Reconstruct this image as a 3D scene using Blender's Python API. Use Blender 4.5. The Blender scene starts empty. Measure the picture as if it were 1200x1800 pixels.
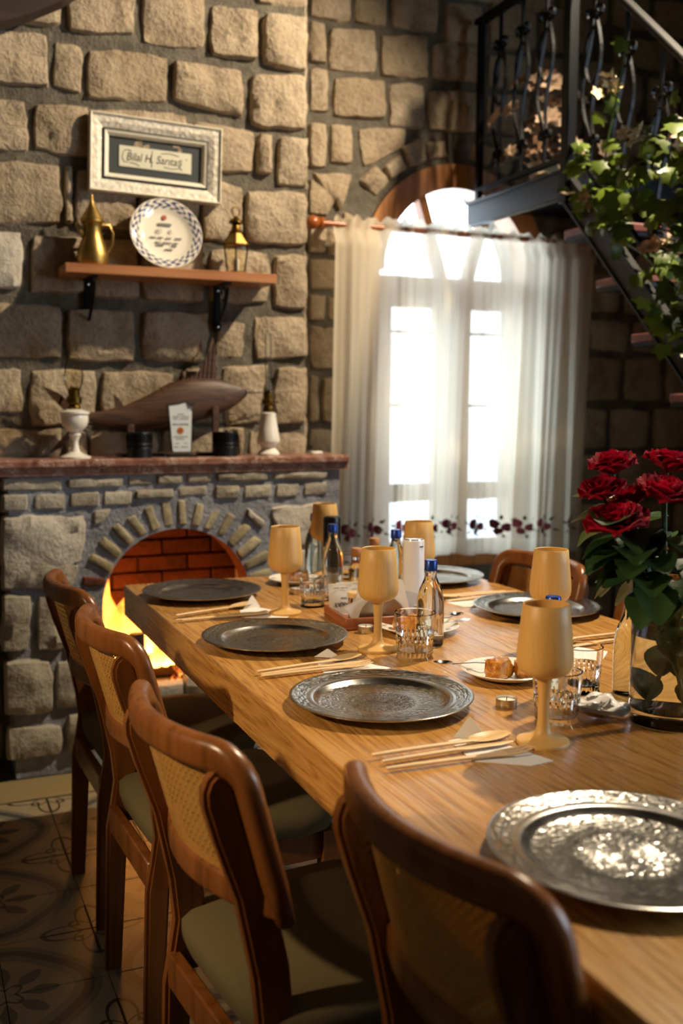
import bpy, bmesh, math, random
from mathutils import Vector, Matrix, noise
C = bpy.context.scene.collection
SC = bpy.context.scene
PI = math.pi
R = math.radians

# ---------------------------------------------------------------- camera
EYE = Vector((0, 0, 1.31))
cam_d = bpy.data.cameras.new('camera')
cam = bpy.data.objects.new('camera', cam_d)
C.objects.link(cam)
psi, pitch, roll = .40394909, .105623655, -.00505
fw = Vector((math.sin(psi) * math.cos(pitch), math.cos(psi) * math.cos(pitch), -math.sin(pitch)))
rt = Vector((math.cos(psi), -math.sin(psi), 0))
dn = fw.cross(rt)
rt2 = math.cos(roll) * rt + math.sin(roll) * dn
dn2 = -math.sin(roll) * rt + math.cos(roll) * dn
cam.matrix_world = Matrix(((rt2.x, -dn2.x, -fw.x, EYE.x), (rt2.y, -dn2.y, -fw.y, EYE.y), (rt2.z, -dn2.z, -fw.z, EYE.z), (0, 0, 0, 1)))
cam_d.sensor_fit = 'VERTICAL'
cam_d.sensor_height = 36
cam_d.lens = 1784 / 1800 * 36
cam_d.clip_start = .05
cam_d.dof.use_dof = True
cam_d.dof.focus_distance = 2.05
cam_d.dof.aperture_fstop = 2.8
SC.camera = cam

# ---------------------------------------------------------------- sky, lamps, exposure
world = bpy.data.worlds.new('overcast_sky')
SC.world = world
world.use_nodes = True
bg = world.node_tree.nodes['Background']
bg.inputs[0].default_value = (.74, .87, 1, 1)
bg.inputs[1].default_value = 10.5

def lamp(name, kind, loc, energy, col, size=.1, look=None, **kw):
    d = bpy.data.lights.new(name, kind)
    d.energy = energy
    d.color = col
    if kind == 'AREA':
        d.shape = 'RECTANGLE'; d.size = size; d.size_y = kw.get('size_y', size)
    else:
        d.shadow_soft_size = size
    o = bpy.data.objects.new(name, d)
    C.objects.link(o)
    o.location = loc
    if look:
        o.rotation_euler = (Vector(look) - Vector(loc)).to_track_quat('-Z', 'Y').to_euler()
    if kind == 'SPOT':
        d.spot_size = kw.get('cone', R(100)); d.spot_blend = .6
    return o
lamp('stair_spot_lamp', 'SPOT', (2.7, 2.4, 3.55), 545, (1, .81, .57), .045, (.55, 3.0, 1.25), cone=R(104))
lamp('room_warm_fill', 'POINT', (-.9, .3, 2.9), 2.5, (1, .66, .34), .14)  # added weak warm fill from behind the camera, no pendant is modelled
lamp('left_fill_spot', 'SPOT', (-1.5, 1.35, 2.15), 205, (1, .72, .42), .06, (.62, 1.75, .90), cone=R(37))  # added warm fill on table side and chair tops, cone kept off the floor
lamp('fire_light', 'POINT', (.76, 3.74, .46), 7, (1, .36, .07), .1)
po = lamp('window_sky_portal', 'AREA', (2.315, 4.44, 1.47), 1, (1, 1, 1), 1.0, (2.315, 0, 1.47), size_y=1.9)
po.data.cycles.is_portal = True
pr_ = lamp('right_window_sky_portal', 'AREA', (4.52, -.4, 1.85), 1, (1, 1, 1), 2.2, (0, -.4, 1.85), size_y=1.8)
pr_.data.cycles.is_portal = True

SC.view_settings.view_transform = 'Standard'
SC.view_settings.look = 'None'
SC.view_settings.gamma = 1
SC.view_settings.use_curve_mapping = False
SC.view_settings.exposure = 0
SC.cycles.use_denoising = True
SC.cycles.max_bounces = 10
SC.cycles.transparent_max_bounces = 16
SC.cycles.sample_clamp_indirect = 6

# ---------------------------------------------------------------- materials
def S(h, a=1):
    h = h.lstrip('#')
    v = [int(h[i:i + 2], 16) / 255 for i in (0, 2, 4)]
    return tuple((c / 12.92 if c <= .04045 else ((c + .055) / 1.055) ** 2.4) for c in v) + (a,)

class G:
    """short-hand for building a node material"""
    def __init__(s, name):
        s.m = bpy.data.materials.new(name); s.m.use_nodes = True
        s.t = s.m.node_tree; s.t.nodes.clear()
        s.out = s.t.nodes.new('ShaderNodeOutputMaterial')
    def n(s, typ, props=None, **inp):
        nd = s.t.nodes.new('ShaderNode' + typ)
        for k, v in (props or {}).items(): setattr(nd, k, v)
        for k, v in inp.items():
            i = nd.inputs[int(k[1:])] if k[0] == 'i' and k[1:].isdigit() else nd.inputs[k.replace('_', ' ')]
            s.put(i, v)
        return nd
    def put(s, sock, v):
        if isinstance(v, bpy.types.NodeSocket): s.t.links.new(v, sock)
        else: sock.default_value = v
    def ma(s, op, a, b=0., c=0.):
        nd = s.n('Math', {'operation': op}, i0=a, i1=b)
        if op in ('MULTIPLY_ADD', 'SMOOTH_MIN', 'COMPARE'): s.put(nd.inputs[2], c)
        return nd.outputs[0]
    def mix(s, f, a, b, mode='MIX'):
        nd = s.n('Mix', {'data_type': 'RGBA', 'blend_type': mode})
        s.put(nd.inputs[0], f); s.put(nd.inputs[6], a); s.put(nd.inputs[7], b)
        return nd.outputs[2]
    def ramp(s, f, stops, interp='LINEAR'):
        nd = s.n('ValToRGB', None, i0=f)
        r = nd.color_ramp; r.interpolation = interp
        while len(r.elements) < len(stops): r.elements.new(.5)
        for e, (p, c) in zip(r.elements, stops):
            e.position = p; e.color = c if len(c) == 4 else tuple(c) + (1,)
        return nd.outputs[0]
    def obj(s): return s.n('TexCoord').outputs['Object']
    def gen(s): return s.n('TexCoord').outputs['Generated']
    def pos(s): return s.n('NewGeometry').outputs['Position']
    def rand(s): return s.n('ObjectInfo').outputs['Random']
    def scale(s, v, sc, loc=(0, 0, 0), rot=(0, 0, 0)):
        return s.n('Mapping', None, Vector=v, Scale=sc, Location=loc, Rotation=rot).outputs[0]
    def noise(s, v, sc, det=4., rough=.55, dist=0.):
        return s.n('TexNoise', None, Vector=v, Scale=sc, Detail=det, Roughness=rough, Distortion=dist).outputs[0]
    def vor(s, v, sc, feat='F1'):
        return s.n('TexVoronoi', {'feature': feat}, Vector=v, Scale=sc).outputs[0]
    def bump(s, h, st=.3, dist=.01):
        return s.n('Bump', None, Strength=st, Distance=dist, Height=h).outputs[0]
    def pbr(s, col, rough=.5, metal=0., normal=None, **kw):
        nd = s.n('BsdfPrincipled', None, Base_Color=col, Roughness=rough, Metallic=metal)
        if normal is not None: s.put(nd.inputs['Normal'], normal)
        for k, v in kw.items(): s.put(nd.inputs[k.replace('_', ' ')], v)
        s.t.links.new(nd.outputs[0], s.out.inputs[0])
        return nd
    def surf(s, sock): s.t.links.new(sock, s.out.inputs[0]); return s.m

M = {}
def plain(name, hexc, rough=.5, metal=0., **kw):
    g = G(name); g.pbr(S(hexc), rough, metal, **kw); M[name] = g.m

def stone_mat(name, dark, light, tint, bump=.55):
    g = G(name); p = g.pos(); rnd = g.rand()
    n1 = g.noise(p, 7, 5, .6); n2 = g.noise(p, 55, 4, .65); n3 = g.noise(p, 160, 2)
    base = g.ramp(g.ma('ADD', g.ma('MULTIPLY', n1, .55), g.ma('MULTIPLY', n2, .45)), [(.32, S(dark)), (.5, S(light)), (.72, S(tint))])
    base = g.mix(g.ma('MULTIPLY', rnd, .45), base, S(tint), 'MULTIPLY')
    pits = g.ramp(g.vor(p, 62), [(.0, (.25, .22, .18)), (.16, (1, 1, 1))])
    base = g.mix(.45, base, pits, 'MULTIPLY')
    h = g.ma('ADD', g.ma('MULTIPLY', n1, .5), g.ma('ADD', g.ma('MULTIPLY', n2, .55), g.ma('MULTIPLY', n3, .25)))
    g.pbr(base, .92, 0, g.bump(h, bump, .022)); M[name] = g.m
stone_mat('stone', '#83735f', '#b0a088', '#c7b8a1', 1.)
stone_mat('pale_stone', '#a39a8c', '#c6beb1', '#dcd6cc')
stone_mat('hearth_stone', '#7d7466', '#b0a898', '#bfb8a9')
stone_mat('arch_brick', '#7d7258', '#aca284', '#c1b491', .4)
stone_mat('red_brick', '#41241a', '#6d3c28', '#7e4a32', .5)
def mortar(name, a, b):
    g = G(name); p = g.pos(); n = g.noise(p, 14, 6, .65)
    n2 = g.noise(p, 90, 3)
    g.pbr(g.ramp(n, [(.3, S(a)), (.7, S(b))]), .95, 0, g.bump(g.ma('ADD', n, g.ma('MULTIPLY', n2, .4)), .8, .02)); M[name] = g.m
mortar('mortar', '#47423a', '#716a5c')
mortar('grey_mortar', '#74777f', '#9b9ea6')
mortar('soot', '#221510', '#4a2a1c')
mortar('plaster', '#6a5c48', '#7d6e58')
mortar('ash', '#6b6258', '#938a7e')

def wood(name, a, b, c, axis=1, sc=1., rough=.42, ring=9., streak=.5, bump=.12, spec=.5):
    g = G(name); v = g.obj()
    st = [9., 9., 9.]; st[axis] = .55
    vv = g.scale(v, tuple(x * sc for x in st))
    rn = g.rand()
    vv = g.n('VectorMath', {'operation': 'ADD'}, i0=vv, i1=g.n('CombineXYZ', None, X=g.ma('MULTIPLY', rn, 17.), Y=g.ma('MULTIPLY', rn, 9.), Z=g.ma('MULTIPLY', rn, 5.)).outputs[0]).outputs[0]
    n = g.noise(vv, 1.2, 3, .5, .6)
    rg = g.ma('FRACT', g.ma('MULTIPLY', n, ring))
    rg = g.ma('ABSOLUTE', g.ma('SUBTRACT', g.ma('MULTIPLY', rg, 2.), 1.))
    fine = g.noise(vv, 9, 3, .7)
    f = g.ma('ADD', g.ma('MULTIPLY', rg, streak), g.ma('MULTIPLY', fine, 1 - streak))
    col = g.ramp(f, [(.1, S(a)), (.45, S(b)), (.85, S(c))])
    rr = g.ma('ADD', g.ma('MULTIPLY', fine, .25), rough - .12)
    if name == 'table_oak':
        pt = g.noise(g.scale(v, (14, 2.2, 4)), 1., 4, .6)
        rr = g.ma('ADD', g.ma('MULTIPLY', pt, .42), g.ma('MULTIPLY', fine, .12)); rr = g.ma('SUBTRACT', rr, .02)
    g.pbr(col, rr, 0, g.bump(f, bump, .004), Specular_IOR_Level=spec); M[name] = g.m
wood('table_oak', '#66421c', '#b58343', '#cb9d5a', 1, 1.8, .36, 9., .33, .4)
wood('chair_beech', '#52300f', '#76451c', '#865228', 2, .8, .3, 5., .35, .05)
wood('goblet_maple', '#bf8f4a', '#cfa25c', '#d9b26e', 2, 3.5, .45, 2., .25, .04)
wood('pale_maple', '#c8a069', '#dcb983', '#e7ca98', 0, 2.5, .42, 3., .3, .04)
wood('shelf_pine', '#8a5430', '#aa6f43', '#b98050', 0, 1, .45, 5., .4, .08)
wood('rod_wood', '#7c3c14', '#9a5220', '#a8602c', 0, 2, .3, 4., .4, .04)
wood('window_wood', '#7e4c20', '#a86c32', '#bb7f42', 2, 1, .4, 5., .4, .06)
wood('carved_wood', '#2c1c13', '#4a3021', '#5c402e', 0, 2.2, .5, 6., .5, .25)
wood('tray_wood', '#6e351a', '#8c4d29', '#9b5c35', 1, 2, .4, 4., .4, .06)
wood('dark_timber', '#21150f', '#33221a', '#3d2a20', 0, .8, .6, 5., .5, .2)
wood('tread_wood', '#4c1e10', '#6c2e18', '#7d3c20', 0, 1.2, .45, 5., .4, .1)
wood('log_bark', '#1d0d07', '#331a0e', '#4a2814', 2, 3, .8, 5., .4, .4)

# cane strip, cloth, metals
plain('cane', '#b98a45', .55)
plain('iron', '#15171a', .38, .75)
plain('stair_steel', '#0e1012', .5, .0, Specular_IOR_Level=.35)
plain('brushed_steel', '#a9a7a2', .3, 1.)
plain('chrome', '#d6d6d6', .12, 1.)
plain('blue_cap', '#1b3f96', .3, .35)
plain('white_ceramic', '#ece7dc', .18)
plain('milk_glass', '#e9e5da', .12)
plain('white_plastic', '#e6e6ea', .25)
plain('black_plastic', '#101012', .3)
plain('dark_ink', '#2c2a28', .7)
plain('grey_ink', '#85837c', .7)
plain('red_ink', '#a8482a', .6)
plain('orange_ink', '#c07a3a', .6)
plain('slate_mat_board', '#3a3f40', .8)
plain('paper', '#d9d6bf', .8)
plain('award_paper', '#dfe9ea', .5)
plain('napkin_white', '#e9e5e0', .85, Subsurface_Weight=.0)
plain('sachet_white', '#ddd8cd', .45)
plain('aluminium', '#c9c6c0', .35, 1.)
plain('wax', '#efe9dc', .5)
plain('cork', '#b98355', .8)
plain('black_metal', '#17181a', .45, .4)
plain('stem_green', '#3c5a24', .5)
plain('cream_petal', '#e6d2a0', .6)
plain('white_petal', '#d8d8c6', .6)
plain('dried_petal', '#cdb095', .75)
plain('dried_brown', '#7a5c44', .8)
plain('thread_pink', '#9c4a5a', .8)
plain('thread_rose', '#7a2a3c', .8)
plain('thread_green', '#3e4a34', .8)
plain('porcelain_blue', '#4a5488', .3)
plain('pot_clay', '#b7a58a', .7)

def leafmat(name, a, b, rough=.4):
    g = G(name); v = g.pos(); n = g.noise(v, 30, 3)
    col = g.mix(g.rand(), S(a), S(b))
    col = g.mix(g.ma('MULTIPLY', n, .35), col, S(b))
    d = g.n('BsdfPrincipled', None, Base_Color=col, Roughness=rough)
    tl = g.n('BsdfTranslucent', None, Color=col)
    mx = g.n('MixShader', None, i0=.3, i1=d.outputs[0], i2=tl.outputs[0])
    g.surf(mx.outputs[0]); M[name] = g.m
leafmat('ivy_leaf', '#1e300c', '#6c8028')
leafmat('rose_leaf', '#143420', '#4a6838', .35)
def petalmat():
    g = G('rose_petal'); v = g.pos(); n = g.noise(v, 40, 3)
    col = g.ramp(n, [(.3, S('#6a0218')), (.7, S('#a30a2a'))])
    d = g.n('BsdfPrincipled', None, Base_Color=col, Roughness=.75, Specular_IOR_Level=.12)
    tl = g.n('BsdfTranslucent', None, Color=S('#b80d2c'))
    g.surf(g.n('MixShader', None, i0=.22, i1=d.outputs[0], i2=tl.outputs[0]).outputs[0]); M['rose_petal'] = g.m
petalmat()

def fabric():
    g = G('olive_fabric'); v = g.obj()
    n = g.noise(v, 260, 2); n2 = g.noise(v, 5, 3)
    col = g.mix(n2, S('#51472c'), S('#63573a'))
    g.pbr(col, .9, 0, g.bump(n, .3, .002)); M['olive_fabric'] = g.m
fabric()

def brass(name, a, b, rough):
    g = G(name); n = g.noise(g.obj(), 22, 4)
    g.pbr(g.mix(n, S(a), S(b)), g.ma('ADD', g.ma('MULTIPLY', n, .2), rough), 1.); M[name] = g.m
brass('brass', '#94783e', '#b99a58', .3)
brass('dark_brass', '#4d3a18', '#7a5f2a', .28)

def marble():
    g = G('red_marble'); v = g.pos()
    n = g.noise(v, 12, 6, .65, 1.2); n2 = g.noise(v, 5, 6, .7, 2.5)
    col = g.ramp(n, [(.3, S('#5e3a30')), (.5, S('#8a5f4e')), (.7, S('#a88170'))])
    vein = g.ramp(g.ma('ABSOLUTE', g.ma('SUBTRACT', n2, .5)), [(.0, (1, 1, 1)), (.02, (0, 0, 0))])
    col = g.mix(vein, col, S('#cdb8a8'))
    g.pbr(col, .3); M['red_marble'] = g.m
marble()

def charger():
    g = G('engraved_pewter'); v = g.obj()
    sx = g.n('SeparateXYZ', None, i0=v)
    x, y = sx.outputs[0], sx.outputs[1]
    r = g.ma('SQRT', g.ma('ADD', g.ma('MULTIPLY', x, x), g.ma('MULTIPLY', y, y)))
    th = g.ma('ARCTAN2', y, x)
    polar = g.n('CombineXYZ', None, X=g.ma('MULTIPLY', th, 3.5), Y=g.ma('MULTIPLY', r, 62.), Z=0.).outputs[0]
    e = g.n('TexVoronoi', {'feature': 'DISTANCE_TO_EDGE'}, Vector=polar, Scale=1.9).outputs[0]
    scr = g.ma('SINE', g.ma('ADD', g.ma('MULTIPLY', th, 30.), g.ma('MULTIPLY', g.ma('SINE', g.ma('MULTIPLY', r, 190.)), 3.)))
    e2 = g.n('TexVoronoi', {'feature': 'SMOOTH_F1'}, Vector=v, Scale=170.).outputs[0]
    h = g.ma('ADD', g.ma('MULTIPLY', g.ma('MINIMUM', e, .22), 3.), g.ma('ADD', g.ma('MULTIPLY', scr, .16), g.ma('MULTIPLY', e2, .5)))
    band = g.ramp(g.ma('MULTIPLY', r, 5.), [(.0, (1, 1, 1)), (.3, (1, 1, 1)), (.33, (.25, .25, .25)), (.45, (.7, .7, .7)), (.575, (.75, .75, .75)), (.6, (0, 0, 0)), (.69, (0, 0, 0)), (.71, (1, 1, 1)), (.81, (1, 1, 1)), (.83, (0, 0, 0))])
    hb = g.ma('MULTIPLY', h, band)
    n = g.noise(v, 30, 4)
    low = g.ramp(hb, [(.05, (.22, .215, .20)), (.7, (.5, .49, .46))])
    col = g.mix(band, (.44, .43, .41, 1), low)
    col = g.mix(g.ma('MULTIPLY', n, .5), col, (.22, .21, .19, 1))
    g.pbr(col, g.ma('ADD', .14, g.ma('MULTIPLY', n, .16)), 1., g.bump(hb, .34, .002)); M['engraved_pewter'] = g.m
charger()

def glass(name, col=(1, 1, 1, 1), rough=0., ior=1.45):
    g = G(name); g.surf(g.n('BsdfGlass', None, Color=col, Roughness=rough, IOR=ior).outputs[0]); M[name] = g.m
glass('clear_glass'); glass('water', (.97, 1, .99, 1), 0, 1.333); glass('bottle_glass', (.94, .98, .97, 1), 0, 1.38)
glass('award_glass', (.85, .95, .93, 1), .0, 1.45)
glass('oil_glass', (.95, .8, .4, 1), .0, 1.4)
def thin(name, tint, refl=.12, rough=.03):
    g = G(name)
    tr = g.n('BsdfTransparent', None, Color=tint); gl = g.n('BsdfGlossy', None, Color=(1, 1, 1, 1), Roughness=rough)
    fr = g.n('LayerWeight', None, Blend=refl).outputs['Fresnel']
    g.surf(g.n('MixShader', None, i0=fr, i1=tr.outputs[0], i2=gl.outputs[0]).outputs[0]); M[name] = g.m
thin('thin_glass', (.985, .99, .985, 1), .28); thin('amber_glass', (.985, .95, .82, 1), .14); thin('label_film', (.8, .86, .9, 1), .5, .4); thin('window_glass', (.97, .98, .98, 1), .08)
thin('clear_wrap', (.97, .97, .97, 1), .22, .15)

def curtain():
    g = G('sheer_linen'); uv = g.n('UVMap').outputs[0]
    sx = g.n('SeparateXYZ', None, i0=uv)
    def lines(c, n, w):
        f = g.ma('ABSOLUTE', g.ma('SUBTRACT', g.ma('FRACT', g.ma('MULTIPLY', c, n)), .5))
        return g.ma('LESS_THAN', f, w)
    gx = lines(sx.outputs[0], 150., .22); gy = lines(sx.outputs[1], 150., .22)
    grid = g.ma('MAXIMUM', gx, gy)
    v = sx.outputs[1]
    lace = g.ma('MAXIMUM', g.ma('MULTIPLY', g.ma('GREATER_THAN', v, .012), g.ma('LESS_THAN', v, .05)), g.ma('GREATER_THAN', v, .975))
    dens = g.ma('ADD', g.ma('MULTIPLY', grid, .20), .73)
    dens = g.ma('MINIMUM', g.ma('ADD', dens, g.ma('MULTIPLY', lace, .2)), 1.)
    col = g.mix(grid, S('#f2ead6'), S('#e9dfc8'))
    df = g.n('BsdfDiffuse', None, Color=col); tl = g.n('BsdfTranslucent', None, Color=col)
    cl = g.n('MixShader', None, i0=.5, i1=df.outputs[0], i2=tl.outputs[0])
    tr = g.n('BsdfTransparent', None, Color=(1, 1, 1, 1))
    g.surf(g.n('MixShader', None, i0=dens, i1=tr.outputs[0], i2=cl.outputs[0]).outputs[0]); M['sheer_linen'] = g.m
curtain()

def floor_tile():
    g = G('cement_tile'); v = g.obj(); T = .2275
    sx = g.n('SeparateXYZ', None, i0=v)
    u = g.ma('DIVIDE', sx.outputs[0], T); w = g.ma('DIVIDE', sx.outputs[1], T)
    r = g.ma('SQRT', g.ma('ADD', g.ma('MULTIPLY', u, u), g.ma('MULTIPLY', w, w)))
    th = g.ma('ARCTAN2', w, u)
    c4 = g.ma('COSINE', g.ma('MULTIPLY', th, 4.)); c8 = g.ma('COSINE', g.ma('MULTIPLY', th, 8.))
    rs = g.ma('SUBTRACT', r, g.ma('MULTIPLY', c4, .04))
    ring = g.ramp(rs, [(.0, S('#b9ad90')), (.60, S('#b9ad90')), (.61, S('#8f9388')), (.70, S('#8f9388')), (.71, S('#57585a')), (.80, S('#4b4c50')), (.81, S('#8d8a80')), (.88, S('#8d8a80')), (.89, S('#b9ad90'))], 'CONSTANT')
    # petals of the medallion
    pr = g.ma('SUBTRACT', r, .33); leaf = g.ma('ADD', g.ma('MULTIPLY', c8, .13), .06)
    isleaf = g.ma('LESS_THAN', g.ma('ABSOLUTE', pr), leaf)
    col = g.mix(isleaf, ring, S('#6a6b66'))
    core = g.ma('COMPARE', g.ma('ADD', r, g.ma('MULTIPLY', c4, .05)), .15, .018)
    col = g.mix(core, col, S('#54403a'))
    # tulips around the opposite corner
    a = g.ma('SUBTRACT', 1., u); b = g.ma('SUBTRACT', 1., w)
    r2 = g.ma('SQRT', g.ma('ADD', g.ma('MULTIPLY', a, a), g.ma('MULTIPLY', b, b)))
    th2 = g.ma('ARCTAN2', b, a); d4 = g.ma('COSINE', g.ma('MULTIPLY', th2, 4.))
    edge = g.ma('ADD', .20, g.ma('MULTIPLY', d4, -.09))
    k1 = g.ma('COMPARE', r2, edge, .022)
    edge2 = g.ma('ADD', .36, g.ma('MULTIPLY', d4, .17))
    k2 = g.ma('COMPARE', r2, edge2, .03)
    k2 = g.ma('MULTIPLY', k2, g.ma('GREATER_THAN', rs, .9))
    k = g.ma('MAXIMUM', k1, k2)
    k = g.ma('MAXIMUM', k, g.ma('MULTIPLY', g.ma('LESS_THAN', r2, .5), g.ma('COMPARE', g.ma('MINIMUM', a, b), .0, .018)))
    col = g.mix(k, col, S('#4c3f2e'))
    n = g.noise(g.pos(), 18, 4); col = g.mix(g.ma('MULTIPLY', n, .45), col, S('#5a4d3c'), 'MULTIPLY'); col = g.mix(1., col, (.72, .68, .62, 1), 'MULTIPLY')
    g.pbr(col, .38, 0, None); M['cement_tile'] = g.m
floor_tile()
plain('border_tile', '#8f7d55', .45)
plain('grout', '#4a4236', .9)

def flame():
    g = G('flame'); v = g.obj()
    z = g.n('SeparateXYZ', None, i0=g.gen()).outputs[2]
    n = g.noise(v, 14, 3)
    f = g.ma('ADD', z, g.ma('MULTIPLY', g.ma('SUBTRACT', n, .5), .7))
    col = g.ramp(f, [(.0, (1, .42, .07)), (.45, (1, .30, .035)), (1, (1, .12, .01))])
    em = g.n('Emission', None, Color=col, Strength=g.ramp(f, [(.1, (16, 16, 16)), (.6, (7, 7, 7)), (1, (1.5, 1.5, 1.5))]))
    tr = g.n('BsdfTransparent')
    lw = g.n('LayerWeight', None, Blend=.35).outputs['Facing']
    a = g.ma('MULTIPLY', g.ramp(lw, [(.35, (1, 1, 1)), (.95, (0, 0, 0))]), g.ramp(f, [(.5, (1, 1, 1)), (1, (0, 0, 0))]))
    g.surf(g.n('MixShader', None, i0=a, i1=tr.outputs[0], i2=em.outputs[0]).outputs[0]); M['flame'] = g.m
    g = G('ember'); n = g.noise(g.obj(), 45, 4)
    em = g.n('Emission', None, Color=g.ramp(n, [(.38, (.5, .05, .01)), (.55, (1, .22, .03)), (.68, (1, .5, .1))]), Strength=g.ramp(n, [(.4, (.25, .25, .25)), (.52, (1.6, 1.6, 1.6)), (.66, (6, 6, 6))]))
    g.surf(em.outputs[0]); M['ember'] = g.m
flame()
def baklava():
    g = G('baked_pastry'); n = g.noise(g.obj(), 70, 4, .6)
    g.pbr(g.ramp(n, [(.3, S('#8a4310')), (.5, S('#c47a22')), (.75, S('#e0a848'))]), .25, 0, g.bump(n, .5, .004), Coat_Weight=.5); M['baked_pastry'] = g.m
baklava()
def frame_mat():
    g = G('carved_white'); v = g.obj(); n = g.n('TexVoronoi', {'feature': 'SMOOTH_F1'}, Vector=v, Scale=70.).outputs[0]
    col = g.ramp(n, [(.1, S('#f4efe0')), (.7, S('#cfc6b0'))])
    g.pbr(col, .5, 0, g.bump(n, .5, .006)); M['carved_white'] = g.m
frame_mat()
plain('frame_white', '#e2dcc9', .45)
def rimprint():
    g = G('blue_rim_print'); v = g.obj(); sx = g.n('SeparateXYZ', None, i0=v)
    x, y = sx.outputs[0], sx.outputs[2]
    r = g.ma('SQRT', g.ma('ADD', g.ma('MULTIPLY', x, x), g.ma('MULTIPLY', y, y))); th = g.ma('ARCTAN2', y, x)
    w = g.ma('SINE', g.ma('ADD', g.ma('MULTIPLY', th, 22.), g.ma('MULTIPLY', g.ma('SINE', g.ma('MULTIPLY', r, 300.)), 2.2)))
    n = g.noise(v, 90, 3, .6)
    f = g.ma('ADD', g.ma('MULTIPLY', w, .3), n)
    pat = g.ramp(f, [(.42, S('#efe8d6')), (.6, S('#5a6288')), (.8, S('#3c4472'))])
    band = g.ma('MULTIPLY', g.ma('GREATER_THAN', r, .098), g.ma('LESS_THAN', r, .128))
    g.pbr(g.mix(band, S('#eee7d5'), pat), .08, Coat_Weight=.6); M['blue_rim_print'] = g.m
rimprint()

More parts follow.
